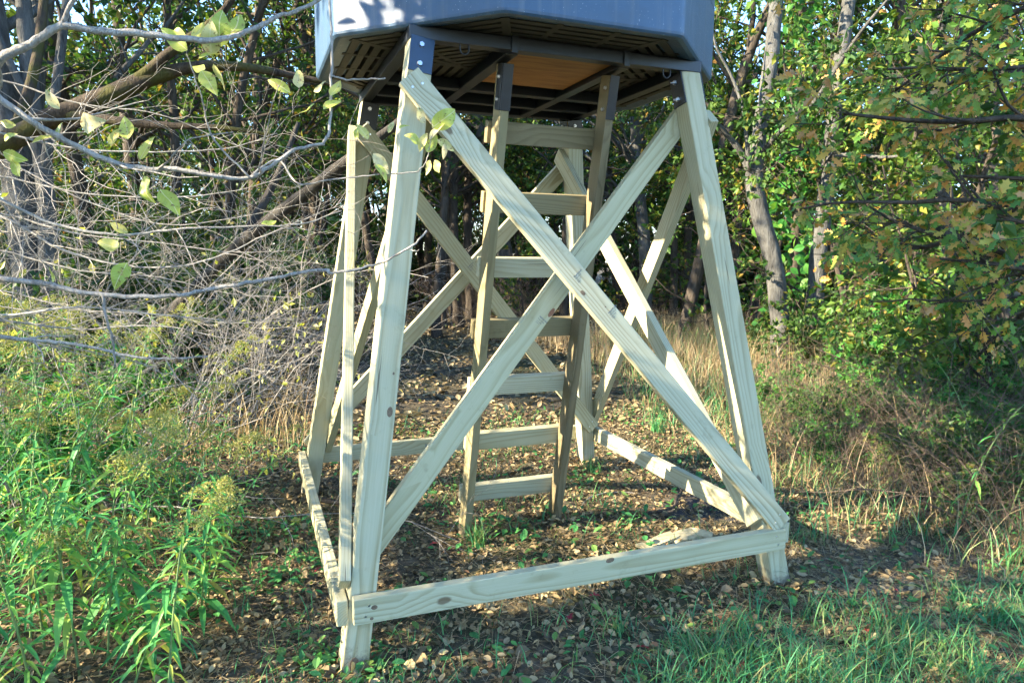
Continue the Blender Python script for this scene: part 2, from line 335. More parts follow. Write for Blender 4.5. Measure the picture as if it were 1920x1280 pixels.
def fine_leaf(ns=9, fold=.16, tipx=1.0):
    V = []; F = []
    for i in range(ns+1):
        x = i/ns; wv = .5*(math.sin(math.pi*min(1, x**.8))**.85)*(1-.15*x) if 0 < i < ns else .0
        for y in (-1, -.5, 0, .5, 1): V.append((x, y*wv, fold*abs(y)*wv-.10*x*x))
    for i in range(ns):
        for j in range(4): a = 5*i+j; F += [(a, a+5, a+6), (a, a+6, a+1)]
    return arr(V), arr(F)
FINE = fine_leaf()
CURL = (arr([(0, 0, 0), (.3, .42, .16), (.35, .0, .03), (.3, -.42, .12), (.7, .36, .22), (.7, 0, .08), (.72, -.36, .17), (1, 0, .2)]),
        LA[1])

def rv(n): v = rng.normal(size=(n, 3)); return v/np.linalg.norm(v, axis=1)[:, None]
def unit(v): v = np.asarray(v, float); return v/(np.linalg.norm(v)+1e-9)
def smooth(pts, k=5):
    p = [np.asarray(q, float) for q in pts]; p = [2*p[0]-p[1]]+p+[2*p[-1]-p[-2]]; o = []
    for i in range(1, len(p)-2):
        for t in np.arange(k)/k:
            o.append(.5*((2*p[i])+(-p[i-1]+p[i+1])*t+(2*p[i-1]-5*p[i]+4*p[i+1]-p[i+2])*t*t+(-p[i-1]+3*p[i]-3*p[i+1]+p[i+2])*t**3))
    o.append(p[-2]); return np.array(o)
def grow(mb, p, d, L, r, lvl, C, tips):
    n = max(3, int(L/C['seg'][lvl])+1); pts = [np.asarray(p, float)]; d = unit(d); dirs = [d]
    for i in range(n):
        d = unit(d+rng.normal(size=3)*C['jit'][lvl]+np.array([0, 0, C['up'][lvl]])); dirs.append(d)
        pts.append(pts[-1]+d*L/n)
    rad = np.linspace(r, r*C['tip'][lvl], n+1)
    if lvl == 0: rad[0] *= 1.35
    mb.tube(pts, rad, C['sides'][lvl])
    if lvl < C['max']:
        for k in range(int(C['kids'][lvl]*(.75+.5*rng.random()))):
            t = C['t0'][lvl]+(1-C['t0'][lvl])*rng.random(); i = min(n-1, int(t*n)); q = pts[i]+(pts[i+1]-pts[i])*(t*n-i)
            ax = unit(np.cross(dirs[i], rng.normal(size=3))); an = math.radians(C['ang'][lvl]*(.7+.6*rng.random()))
            nd = dirs[i]*math.cos(an)+ax*math.sin(an)
            grow(mb, q, nd, L*C['len'][lvl]*(1.15-.6*t)*(.7+.6*rng.random()), max(.0012, np.interp(t*n, range(n+1), rad)*C['rr'][lvl]), lvl+1, C, tips)
    else: tips.append(np.array(pts))
def leaf_points(tips, per, start=.2):
    P = []; D = []
    for t in tips:
        k = rng.poisson(per)
        for s_ in start+(1-start)*rng.random(k):
            x = s_*(len(t)-1); i = min(len(t)-2, int(x)); P.append(t[i]+(t[i+1]-t[i])*(x-i)); D.append(unit(t[i+1]-t[i]))
    return (np.array(P), np.array(D)) if P else (np.zeros((0, 3)), np.zeros((0, 3)))
def add_leaves(mb, tips, per, L, ratio, tm, spread=1.0, droop=.3, upn=.8, start=.2):
    P, D = leaf_points(tips, per, start)
    if len(P) == 0: return
    N = len(P); ax = D+rv(N)*spread+np.array([0, 0, -droop]); no = rv(N)+np.array([0, 0, upn]); l = L*(.6+.8*rng.random(N))
    mb.leaves(tm, P+rv(N)*L*.25, ax, no, l, l*ratio, rng.random(N)*.999)

# ================================================================== GROUND
def ground_axis(a, b, near0, near1, fine, coarse):
    v = [a]
    while v[-1] < b: v.append(v[-1]+(fine if near0 <= v[-1] < near1 else coarse))
    return np.array(v)
gx = ground_axis(-60, 70, -4.5, 7, .11, 2.0); gy = ground_axis(-30, 90, -3.4, 8, .11, 2.0)
X, Y = np.meshgrid(gx, gy, indexing='ij'); Z = gz(X, Y)+.008*rng.normal(size=X.shape)
mb = MB(); nx, ny = X.shape; i, j = np.meshgrid(np.arange(nx-1), np.arange(ny-1), indexing='ij')
mb.add(np.stack([X, Y, Z], -1).reshape(-1, 3), None, np.stack([i*ny+j, (i+1)*ny+j, (i+1)*ny+j+1, i*ny+j+1], -1).reshape(-1, 4), 0, True)
tag(mesh_obj('ground', mb.mesh('ground', M['soil'])), kind='structure')

# ================================================================== TOWER
BX, BY, TX, TY, H = .8974, .898, .567, .5514, 2.1589
s2, tk = .0445, .038
def leg_c(i, j, z):
    k = z/H; return Vector((i*(BX+(TX-BX)*k), j*(BY+(TY-BY)*k), z))
tower = tag(empty('hunting_tower', (0, 0, 0)), 'pale timber hunting tower with crossed braces, ladder and dark steel top frame', 'tower')

def bevel_box(name, lx, ly, lz, bev, mat):
    bm = bmesh.new(); bmesh.ops.create_cube(bm, size=1.0)
    for v in bm.verts: v.co = Vector((v.co.x*lx, v.co.y*ly, v.co.z*lz))
    if bev: bmesh.ops.bevel(bm, geom=list(bm.edges), offset=bev, segments=2, profile=.6, affect='EDGES', clamp_overlap=True)
    me = bpy.data.meshes.new(name); bm.to_mesh(me); bm.free(); me.materials.append(mat); return me
def frame_m(a, b, nrm):
    x = (b-a).normalized(); z = (nrm-x*nrm.dot(x)).normalized(); y = z.cross(x); c = (a+b)/2
    return Matrix(((x.x, y.x, z.x, c.x), (x.y, y.y, z.y, c.y), (x.z, y.z, z.z, c.z), (0, 0, 0, 1)))
def lumber(name, a, b, wd, th, nrm, mat='lumber', parent=None, bev=.004):
    a = Vector(a); b = Vector(b)
    return mesh_obj(name, bevel_box(name, (b-a).length, wd, th, bev, M[mat]), parent or tower, frame_m(a, b, Vector(nrm)))
def disc_mesh(name, r, h, n, mat, ry=None):
    mb = MB(); th = np.arange(n)*2*math.pi/n; ry = ry or r
    V = [(r*math.cos(t), ry*math.sin(t), 0) for t in th]+[(r*.85*math.cos(t), ry*.85*math.sin(t), h) for t in th]+[(0, 0, h)]
    mb.add(V, [(2*n, n+k, n+(k+1) % n) for k in range(n)], [(k, (k+1) % n, n+(k+1) % n, n+k) for k in range(n)])
    return mb.mesh(name, mat)
SCREW = disc_mesh('screw', .0045, .0012, 8, M['zinc'])
def on(ob, lx, ly, lz, me, name, rz=0.0):
    return mesh_obj(name, me, ob, WM[ob] @ Matrix.Translation((lx, ly, lz)) @ Matrix.Rotation(rz, 4, 'Z'))
def screws(ob, length, lz, ends=(-1, 1), inset=.045, dy=.018):
    for e in ends:
        for k in (-1, 1): on(ob, e*(length/2-inset-.006*k), k*dy, lz, SCREW, 'screw')
def face_at(ob, u, v, lz):                                   # where on a board's face something seen in the photograph lies
    Mi = WM[ob].inverted(); o_ = Mi @ CAM; d_ = (Mi.to_3x3() @ ray(u, v)); t = (lz-o_.z)/d_.z; return o_+d_*t

LEG = {}
for i in (-1, 1):
    for j in (-1, 1):
        a = leg_c(i, j, -.06); b = leg_c(i, j, H-.002)
        LEG[i, j] = lumber('leg', a, b, .089, .089, (0, -1, 0), bev=.005)
def knot(ob, u, v, lz, r, ry, mat='knot', rz=0.0):
    q = face_at(ob, u, v, lz); on(ob, q.x, q.y, lz-.0006, disc_mesh('knot', r, .001, 14, M[mat], ry), 'knot', rz)
knot(LEG[-1, -1], 731, 772, s2, .020, .011); knot(LEG[-1, -1], 664, 1246, s2, .028, .018); knot(LEG[-1, -1], 738, 700, s2, .006, .004)
knot(LEG[1, -1], 1387, 455, s2, .007, .005)

# crossed braces: one of each pair outside the legs, the other inside
def brace(l0, z0, l1, z1, outward, side, over0=.05, over1=.05, n='brace'):
    nr = Vector(outward); off = (s2+tk/2+.001)*side
    a = leg_c(*l0, z0)+nr*off; b = leg_c(*l1, z1)+nr*off; d = (b-a).normalized()
    o = lumber(n, a-d*over0, b+d*over1, .089, tk, nr*(1 if side > 0 else 1)); L = (b-a).length+over0+over1
    screws(o, L, tk/2-.0002); return o, L
FRT, LFT, RGT, BCK = (0, -1, 0), (-1, 0, 0), (1, 0, 0), (0, 1, 0)
b1, L1 = brace((-1, -1), 1.975, (1, -1), .325, FRT, 1, .055, .06)
b2, L2 = brace((1, -1), 2.0, (-1, -1), .335, FRT, -1, .085, .05)
b3, L3 = brace((-1, 1), 1.975, (-1, -1), .345, LFT, 1, .06, .06)
b4, L4 = brace((-1, -1), 1.93, (-1, 1), .335, LFT, -1, .05, .06)
b5, L5 = brace((1, 1), 1.93, (1, -1), .325, RGT, -1, .06, .05)
b6, L6 = brace((1, -1), 1.95, (1, 1), .335, RGT, 1, .05, .06)
b7, L7 = brace((-1, 1), 1.985, (1, 1), .325, (0, -1, 0), 1, .05, .055)
b8, L8 = brace((1, 1), 1.93, (-1, 1), .335, BCK, 1, .06, .06)
knot(b1, 1093, 549, tk/2, .013, .008, 'knot', .2); knot(b2, 1034, 586, tk/2, .024, .010, 'knot_red'); knot(b1, 1135, 575, tk/2, .004, .003)
# grade stamps: small printed blocks of illegible lettering
def stamp_mesh(seed, rows):
    r = random.Random(seed); mb = MB()
    for (y, h, L, dens) in rows:
        x = 0
        while x < L:
            wv = r.uniform(.0012, .0040); nst = r.choice((1, 2, 2, 3))
            for q in range(nst):
                yy = y+h*q/nst
                mb.box((x, yy, 0), (x+wv*dens, yy+h*.55/nst, .0003))
            if r.random() < .6: mb.box((x, y, .0001), (x+.0009, y+h, .0004))
            x += wv+r.uniform(.0006, .0018)
    return mb.mesh('grade_stamp', M['ink'])
def stamp(ob, u, v, lz, seed, rz):
    q = face_at(ob, u, v, lz)
    on(ob, q.x, q.y, lz+.0002, stamp_mesh(seed, [(.012, .0065, .042, 1.0), (.002, .005, .030, .7), (-.007, .004, .024, .6), (-.014, .004, .014, .6)]), 'grade_stamp', rz)
stamp(b1, 1080, 525, tk/2, 1, math.pi/2*1.0); stamp(b1, 1145, 592, tk/2, 2, math.pi/2); stamp(b2, 1008, 598, tk/2, 3, math.pi/2); stamp(b7, 880, 505, tk/2, 4, math.pi/2)

# bottom rails, all on the outside of the legs
RZ = .182+.0445
k = RZ/H; rx = BX+(TX-BX)*k; ry = BY+(TY-BY)*k; o_ = s2+tk/2+.0015
rail_f = lumber('bottom_rail', (-rx-.033, -ry-o_, RZ), (rx+.031, -ry-o_, RZ), .089, tk, FRT); LR = 2*rx+.064
screws(rail_f, LR, tk/2-.0002)
rail_l = lumber('bottom_rail', (-rx-o_, -ry-.05, RZ-.012), (-rx-o_, ry+.07, RZ-.012), .089, tk, LFT); screws(rail_l, 2*ry+.12, tk/2)
rail_r = lumber('bottom_rail', (rx+o_, -ry-.043, RZ+.006), (rx+o_, ry+.03, RZ+.006), .089, tk, RGT); screws(rail_r, 2*ry+.07, tk/2)
rail_b = lumber('bottom_rail', (-rx-.03, ry+o_, RZ), (rx+.03, ry+o_, RZ), .089, tk, BCK); screws(rail_b, LR, tk/2)
knot(rail_f, 1144, 1050, tk/2, .020, .010, 'knot', .1); knot(rail_f, 702, 1138, tk/2, .012, .009); knot(rail_f, 697, 1159, tk/2, .007, .006)
q = face_at(rail_b, 800, 832, -tk/2); on(rail_b, q.x, q.y, -tk/2-.0005, stamp_mesh(9, [(.0, .012, .03, 1.), (-.014, .008, .03, .8)]), 'grade_stamp', math.pi/2)

# ladder
LYT, LYB, RUNG0, RSP = -.4941, -.0079, 1.9256, .2807
ly = lambda z: LYB+(LYT-LYB)*z/H
lean = Vector((0, LYT-LYB, H)).normalized(); lfront = Vector((0, -lean.z, lean.y))
lrail = []
for x0, x1 in ((-.237, -.219), (.250, .2515)):
    xa = lambda z: x0+(x1-x0)*z/H+.019
    a = Vector((xa(0), ly(0), 0))-lfront*.0445-lean*.05; b = Vector((xa(H), ly(H), H))-lfront*.0445-lean*.02
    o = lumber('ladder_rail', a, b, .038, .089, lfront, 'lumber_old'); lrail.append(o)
for n_ in range(7):
    z = RUNG0-n_*RSP-.0445; yb = ly(z); c = Vector((0, yb, z))-lfront*(.089+.0195)
    a = Vector((-.238+.004*(n_ % 3), c.y, c.z)); b = Vector((.285, c.y, c.z))
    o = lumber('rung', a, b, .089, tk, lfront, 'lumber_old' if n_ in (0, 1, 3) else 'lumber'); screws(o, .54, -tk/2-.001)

# steel top frame
BH = .046
def steel(name, lo, hi, mat='steel', parent=None, bev=.003):
    c = [(p+q)/2 for p, q in zip(lo, hi)]
    return mesh_obj(name, bevel_box(name, hi[0]-lo[0], hi[1]-lo[1], hi[2]-lo[2], bev, M[mat]), parent or tower, Matrix.Translation(c))
fx, fy = TX+s2+.004, TY+s2+.004
steel('frame_beam', (-fx, -fy, H), (fx, -fy+.05, H+BH)); steel('frame_beam', (-fx, fy-.05, H), (fx, fy, H+BH))
steel('frame_beam', (-fx, -fy+.0505, H+.001), (-fx+.05, fy-.0505, H+BH-.001)); steel('frame_beam', (fx-.05, -fy+.0505, H+.001), (fx, fy-.0505, H+BH-.001))
for x in (-.235, .255): steel('joist', (x, -fy+.0505, H-.003), (x+.05, fy-.0505, H+BH-.002))
steel('joist', (-fx+.0505, .07, H-.002), (-.2355, .12, H+BH-.003)); steel('joist', (-.1845, .07, H-.002), (.2545, .12, H+BH-.003)); steel('joist', (.3055, .07, H-.002), (fx-.0505, .12, H+BH-.003))
steel('joist', (-fx+.0505, .33, H-.002), (-.2355, .37, H+BH-.003)); steel('joist', (-.1845, .33, H-.002), (.2545, .37, H+BH-.003)); steel('joist', (.3055, .33, H-.002), (fx-.0505, .37, H+BH-.003))
for x in (-.232, .245): steel('ladder_tab', (x, -fy-.009, H-.012), (x+.026, -fy-.0005, H+BH+.008), 'steel')
# angle brackets that hold the ladder rails
for q, o in enumerate(lrail):
    Lr = o.dimensions.x; Lm = (o.data.vertices[0].co.x); Lh = max(v.co.x for v in o.data.vertices)
    fr = bevel_box('ladder_bracket', .175, .042, .004, .001, M['steel']); on(o, Lh-.088, 0, .0445+.0025, fr, 'ladder_bracket')
    if q == 0: on(o, Lh-.088, .0215, .012, bevel_box('bracket_flange', .175, .004, .060, .001, M['steel']), 'bracket_flange')
    for dx in (.05, .135):
        bo = mesh_obj('bolt', disc_mesh('bolt', .008, .008, 6, M['zinc']), o, WM[o] @ Matrix.Translation((Lh-dx, .0192 if q else .0238, .012)) @ Matrix.Rotation(-math.pi/2, 4, 'X'))
# leg brackets: a steel plate on the face of each leg, with hex bolts
BOLT = disc_mesh('bolt', .0105, .0085, 6, M['zinc'])
for (i, j), o in LEG.items():
    Lh = max(v.co.x for v in o.data.vertices); pl = bevel_box('leg_bracket', .128, .086, .005, .0012, M['plate' if (i, j) == (-1, -1) else 'steel'])
    if i == -1:
        faces = [((0, 0, 1), 0.0)] 
        Mx = [Matrix.Translation((Lh-.063, 0, s2+.0030)), Matrix.Translation((Lh-.063, 0, -s2-.0030)) @ Matrix.Rotation(math.pi, 4, 'X')]
    else:
        Mx = [Matrix.Translation((Lh-.063, s2+.0030, 0)) @ Matrix.Rotation(-math.pi/2, 4, 'X'), Matrix.Translation((Lh-.063, -s2-.0030, 0)) @ Matrix.Rotation(math.pi/2, 4, 'X')]
        if j == 1: Mx = [Matrix.Translation((Lh-.063, 0, s2+.0030))]+Mx
    for mm in Mx:
        mesh_obj('leg_bracket', pl, o, WM[o] @ mm)
        for dx in (-.036, .034):
            mesh_obj('bolt', BOLT, o, WM[o] @ mm @ Matrix.Translation((dx, .004, .0026)))
            if i == 1: mesh_obj('bolt', disc_mesh('bolt', .004, .022, 6, M['zinc']), o, WM[o] @ mm @ Matrix.Translation((dx, .004, .0027)))
# hanging D rings
mb = MB(); th = np.linspace(0, math.pi, 11)
mb.tube(np.vstack([[(.0125, 0, 0)], np.stack([.0125*np.cos(th), 0*th, -.012-.0135*np.sin(th)], -1), [(-.0125, 0, 0)]]), np.full(13, .0023), 7)
RING = mb.mesh('tie_ring', M['steel'])
for (x, y) in ((-.41, -fy+.012), (.455, -fy+.012), (-.36, fy-.03), (.32, fy-.03)):
    mesh_obj('tie_ring', RING, tower, Matrix.Translation((x, y, H+.001)) @ Matrix.Scale(1.35, 4))

# ================================================================== BLIND CABIN
Z0 = H+BH+.0015
cabin = tag(empty('blind_cabin', (0, 0, Z0)), 'blue grey plastic eight sided hunting blind cabin on top of the timber tower', 'cabin')
def octo(a, rr):
    out = []
    for k in range(8):
        ang = math.radians(22.5+45*k); R = a/math.cos(math.pi/8); c = np.array([math.cos(ang), math.sin(ang)])*(R-rr/math.cos(math.pi/8))
        for t in (-22.5, -11, 0, 11, 22.5): q = ang+math.radians(t); out.append(c+rr*np.array([math.cos(q), math.sin(q)]))
    return np.array(out)
prof = [(.70, .020), (.800, .0), (.825, -.006), (.842, -.004), (.850, .003), (.852, .012), (.852, .30), (.8505, .301), (.8505, .304), (.852, .305), (.850, .50), (.848, .502), (.848, .508), (.850, .51), (.840, 1.80), (.88, 1.83), (.88, 1.87), (.40, 2.06), (.02, 2.10)]
rings = [np.c_[octo(a, min(.055, a*.4)), np.full(40, z)] for a, z in prof]; mb = MB(); V = np.vstack(rings)
i, j = np.meshgrid(np.arange(len(prof)-1), np.arange(40), indexing='ij'); j2 = (j+1) % 40
mb.add(V, None, np.stack([i*40+j, i*40+j2, (i+1)*40+j2, (i+1)*40+j], -1).reshape(-1, 4), 0, False)
part('shell', mb.mesh('shell', M['plastic']), cabin)
# moulded floor: plate with ribs that leave long pockets between them
mb = MB(); pl = octo(.80, .08); mb.add(np.r_[np.c_[pl, np.full(40, .12)], [[0, 0, .12]]], [(40, (q+1) % 40, q) for q in range(40)])
for wdg in range(8):
    R = Matrix.Rotation(math.radians(45*wdg), 4, 'Z')
    for q, a in enumerate(np.arange(.775, .20, -.047)):
        hw = a*math.tan(math.pi/8)-.004
        mb.box((a-.030, -hw, .0012), (a, hw, .0335), R)
    for y in (-.115, .115): mb.box((max(.30, .115/math.tan(math.pi/8)+.02), y-.012, .0004), (.79, y+.012, .033), R)
    R2 = Matrix.Rotation(math.radians(45*wdg+22.5), 4, 'Z'); mb.box((.20, -.016, -.0004), (.845, .016, .0325), R2)
part('floor', mb.mesh('floor', M['underside']), cabin)
mesh_obj('hatch_panel', bevel_box('hatch_panel', .437, .50, .012, .001, M['plywood']), cabin, Matrix.Translation((.035, -.265, H+.026)))

# ================================================================== VEGETATION
# ---- woodland trees behind (a few kinds, copied) ----
CT = dict(seg=[.55, .35, .25], jit=[.05, .16, .22], up=[.02, .05, .03], tip=[.35, .3, .25], sides=[8, 5, 3], kids=[17, 7, 0], t0=[.28, .25, 0], ang=[62, 50, 0], len=[.30, .50, .5], rr=[.40, .5, .5], max=2)
def tree_kind(name, label, cat, group, h, r, C, per, leaf, bark, L, ratio=.6, tm=RH, lean=(0, 0, 1)):
    root = tag(empty(name, (0, 0, 0)), label, cat, group); mb = MB(); tips = []
    grow(mb, (0, 0, -.1), lean, h, r, 0, C, tips)
    part('trunk', mb.mesh('trunk', M[bark]), root)
    if per:
        lb = MB(); add_leaves(lb, tips, per, L, ratio, tm); part('crown', lb.mesh('crown', M[leaf]), root)
    return root
GT = 'trees of the wood behind the tower'
kinds = []
for q, (h, r, per, leaf, bark, L) in enumerate([(9.5, .13, 26, 'leaf_wood', 'bark_dark', .11), (10.5, .17, 24, 'leaf_dark', 'bark_grey', .11), (8.5, .09, 26, 'leaf_wood', 'bark_dark', .10), (9.0, .11, 24, 'leaf_dark', 'bark_dark', .11), (11, .20, 24, 'leaf_wood', 'bark_grey', .12)]):
    kinds.append(tree_kind('woodland_tree', ['slim dark trunked tree with mixed green and yellow leaves in the wood', 'grey barked tree with dark green leaves in the wood', 'thin young dark tree with light green leaves in the wood', 'dark trunked tree with dense dark green leaves in the wood', 'stout grey barked tree with yellowing green leaves in the wood'][q],
                 'tree', GT+' '+['one', 'two', 'three', 'four', 'five'][q], h, r, CT, per, leaf, bark, L))
CS = dict(seg=[.4, .25, .16], jit=[.10, .2, .25], up=[.03, .04, .0], tip=[.3, .3, .3], sides=[6, 4, 3], kids=[20, 8, 0], t0=[.10, .2, 0], ang=[60, 52, 0], len=[.42, .45, .5], rr=[.5, .55, .5], max=2)
skinds = []
for q, (h, r, per, leaf, L) in enumerate([(3.6, .035, 11, 'leaf_wood', .085), (4.4, .045, 11, 'leaf_dark', .09), (2.6, .025, 12, 'leaf_wood', .075)]):
    skinds.append(tree_kind('understory_sapling', ['leafy green and yellow sapling growing under the trees', 'tall dark green sapling growing under the trees', 'short bushy pale green sapling under the trees'][q], 'sapling', 'saplings of the understory '+['one', 'two', 'three'][q], h, r, CS, per, leaf, 'bark_dark', L))
# bare thicket shrubs: many thin stems from one base
CB = dict(seg=[.28, .16, .12, .1], jit=[.17, .24, .28, .3], up=[-.07, -.03, 0, 0], tip=[.3, .3, .3, .4], sides=[5, 4, 3, 3], kids=[9, 6, 0, 0], t0=[.2, .15, 0, 0], ang=[48, 50, 45, 40], len=[.42, .5, .5, .5], rr=[.55, .6, .6, .6], max=2)
def thicket_kind(name, label, cat, group, nst, h, r, bark, per=0, leaf='leaf_wood', L=.04, C=CB, spread=1.6):
    root = tag(empty(name, (0, 0, 0)), label, cat, group); mb = MB(); tips = []
    for q in range(nst):
        a = rng.random()*6.283; d = (math.cos(a)*spread*rng.random(), math.sin(a)*spread*rng.random(), .55+.6*rng.random())
        grow(mb, (.12*math.cos(a)*rng.random(), .12*math.sin(a)*rng.random(), -.03), d, h*(.6+.6*rng.random()), r*(.6+.6*rng.random()), 0, C, tips)
    part('stems', mb.mesh('stems', M[bark]), root)
    if per: lb = MB(); add_leaves(lb, tips, per, L, .6, RH, droop=.1); o = part('foliage', lb.mesh('foliage', M[leaf]), root); o['kind'] = 'stuff'
    return root
bk = [thicket_kind('bare_shrub', 'bare tangled grey shrub of arching thorny stems', 'shrub', 'bare grey shrubs of the thicket', 12, 2.3, .0065, 'twig'),
      thicket_kind('bare_shrub', 'bare tangled grey shrub with a few small yellow green leaves', 'shrub', 'sparsely leaved grey shrubs of the thicket', 11, 2.0, .006, 'twig', .55, 'leaf_yellow', .05),
      thicket_kind('bare_shrub', 'brown leafless shrub of thin upright stems', 'shrub', 'brown leafless shrubs of the thicket', 14, 1.7, .0055, 'twig_dark')]
ck = [thicket_kind('leafy_bush', 'low bright green leafy bush in the undergrowth', 'bush', 'low green bushes of the undergrowth', 14, 1.2, .007, 'twig_dark', 6, 'leaf_vine', .075),
      thicket_kind('leafy_bush', 'low dark green leafy bush in the undergrowth', 'bush', 'dark green bushes of the undergrowth', 14, 1.3, .007, 'twig_dark', 6, 'leaf_dark', .07)]
_used = set()
def put(proto, x, y, rz=None, s=1.0):
    rz = rng.random()*6.283 if rz is None else rz; z = float(gz(x, y)) if abs(x) < 60 else 0
    loc = (x, y, z-.02)
    if proto not in _used:
        _used.add(proto); proto.matrix_basis = Matrix.Translation(loc) @ Matrix.Rotation(rz, 4, 'Z') @ Matrix.Scale(s, 4); WM[proto] = proto.matrix_basis.copy(); return proto
    return copy_tree(proto, loc, rz, s)
def polar(az, d):                                              # az degrees right of the camera heading
    a = YAW+math.radians(az); return CX+math.sin(a)*d, CY+math.cos(a)*d
# trees one can tell apart in the photograph: (u of trunk, distance, kind, size)
for u, d, kq, s_ in [(60, 8.2, 1, 1.0), (20, 9.5, 4, .9), (185, 12, 3, 1.0), (270, 15, 0, 1.1), (345, 11, 2, 1.0), (430, 17, 1, 1.0), (520, 19, 3, 1.1), (600, 14, 0, .9), (700, 21, 4, 1.0), (745, 15, 2, 1.0), (800, 19, 3, 1.0), (858, 13.5, 0, .9),
                     (905, 22, 1, 1.1), (962, 14.5, 4, 1.0), (1000, 24, 3, 1.1), (1105, 20, 0, 1.0), (1165, 15.5, 3, 1.0), (1215, 13, 1, .75), (1288, 10.6, 3, .9), (1340, 19, 4, 1.0), (1375, 13, 2, .9), (1640, 12, 0, 1.0), (1700, 17, 3, 1.0), (1780, 14, 1, 1.0), (1850, 19, 4, 1.1), (1900, 12.5, 3, 1.0), (1990, 15, 0, 1.0)]:
    q = ray(u, 480); q = q/Vector((q.x, q.y)).length; put(kinds[kq], CX+q.x*d, CY+q.y*d, None, s_*(.92+.16*rng.random()))
for az, d in [(-48, 12), (-42, 17), (-37, 24), (-31, 27), (-25, 24), (-19, 28), (-13, 26), (-8, 31), (-3, 28), (2, 32), (7, 27), (12, 30), (17, 25), (22, 29), (27, 24), (32, 28), (37, 22), (42, 25), (47, 18), (52, 14), (-33, 19), (15, 21), (5, 24), (29, 18), (39, 15), (44, 20), (-45, 22)]:
    x, y = polar(az+rng.uniform(-1.5, 1.5), d); put(kinds[int(rng.integers(0, 5))], x, y, None, .95+.25*rng.random())
for q in range(64):
    az = rng.uniform(-41, 41); d = rng.uniform(11.5, 26); x, y = polar(az, d)
    put(skinds[q % 3], x, y, None, .8+.5*rng.random())
for q in range(50):
    az = rng.uniform(-40, 40); d = rng.uniform(22, 38); x, y = polar(az, d); put(skinds[int(rng.integers(0, 2))], x, y, None, 1.3+.8*rng.random())
for q in range(34):
    x, y = polar(rng.uniform(-29, 24), rng.uniform(11, 23)); put(kinds[(2, 3, 0)[q % 3]], x, y, None, .75+.25*rng.random())
for q in range(46):
    x, y = polar(-40+80*(q+.5)/46, rng.uniform(30, 42)); put(skinds[1], x, y, None, 1.5+.7*rng.random())
for q in range(34):
    x, y = polar(rng.uniform(-38, 38), rng.uniform(17, 27)); put(ck[1], x, y, None, 1.5+.9*rng.random())
for az, d, kq, s_ in [(-25, 10.3, 2, 1.2), (16, 10.5, 0, .9), (20, 10.8, 1, .9), (23, 10, 0, 1), (27, 9.2, 1, .9), (30, 9.6, 0, 1.1), (34, 8.4, 1, .9), (37, 8, 0, 1), (33, 6.6, 2, .9), (36, 6.2, 2, 1.1), (40, 6.5, 1, .9), (27, 11, 2, 1.2)]:
    x, y = polar(az, d); put(skinds[kq], x, y, None, s_)
# left: thicket
for az, d, kq, s_ in [(-37, 4.1, 0, .9), (-31, 4.8, 1, .9), (-26, 5.5, 0, .95), (-21.5, 6.2, 1, .85), (-17.5, 6.9, 0, .8), (-28, 7.6, 0, 1.2), (-20, 8.6, 1, 1.2), (-14, 9.4, 2, 1.0), (-38, 5.8, 1, 1.1), (-34, 8.2, 0, 1.3)]:
    x, y = polar(az, d); put(bk[kq], x, y, None, s_)
for q in range(26):                                            # brown shrub layer under the far trees
    x, y = polar(rng.uniform(-30, 22), rng.uniform(13, 22)); put(bk[2], x, y, None, .7+.5*rng.random())
for az, d, kq, s_ in [(-35, 7.2, 1, .9), (-30, 6.2, 0, .55), (-28, 8.4, 1, .9), (-29, 8.8, 1, 1.2), (-22, 9.6, 1, 1.3), (-26, 10.5, 1, 1.4), (-18, 10.8, 1, 1.3), (-33, 9.8, 1, 1.4), (-37, 4.4, 0, .6), (31, 7.2, 0, .8), (26, 8.4, 1, .8), (35, 6.6, 1, .8), (38, 5.4, 0, .5), (40, 5.9, 1, .7), (33, 5.9, 0, .55), (29, 8.4, 0, .8), (22, 9.6, 1, .9)]:
    x, y = polar(az, d); put(ck[kq], x, y, None, s_)
for az, d, s_ in [(30, 5.6, .75), (33, 4.9, .7), (36, 4.5, .7), (38.5, 4.2, .8), (26, 6.4, .6), (21, 5.0, .38), (23.5, 5.3, .45), (25, 4.8, .42), (27, 5.2, .5), (28.5, 4.7, .45), (30.5, 4.4, .42), (32, 5.4, .55), (34, 4.1, .4), (20, 6.0, .45), (24, 6.2, .5), (37, 3.9, .4)]:
    x, y = polar(az, d); put(bk[2], x, y, None, s_)
for az, d, kq, s_ in [(24, 5.7, 1, .42), (28, 5.9, 0, .45), (31, 4.8, 1, .38), (34.5, 5.0, 0, .42), (21.5, 6.4, 0, .4), (36, 4.7, 1, .45), (26, 5.1, 0, .3)]:
    x, y = polar(az, d); put(ck[kq], x, y, None, s_)
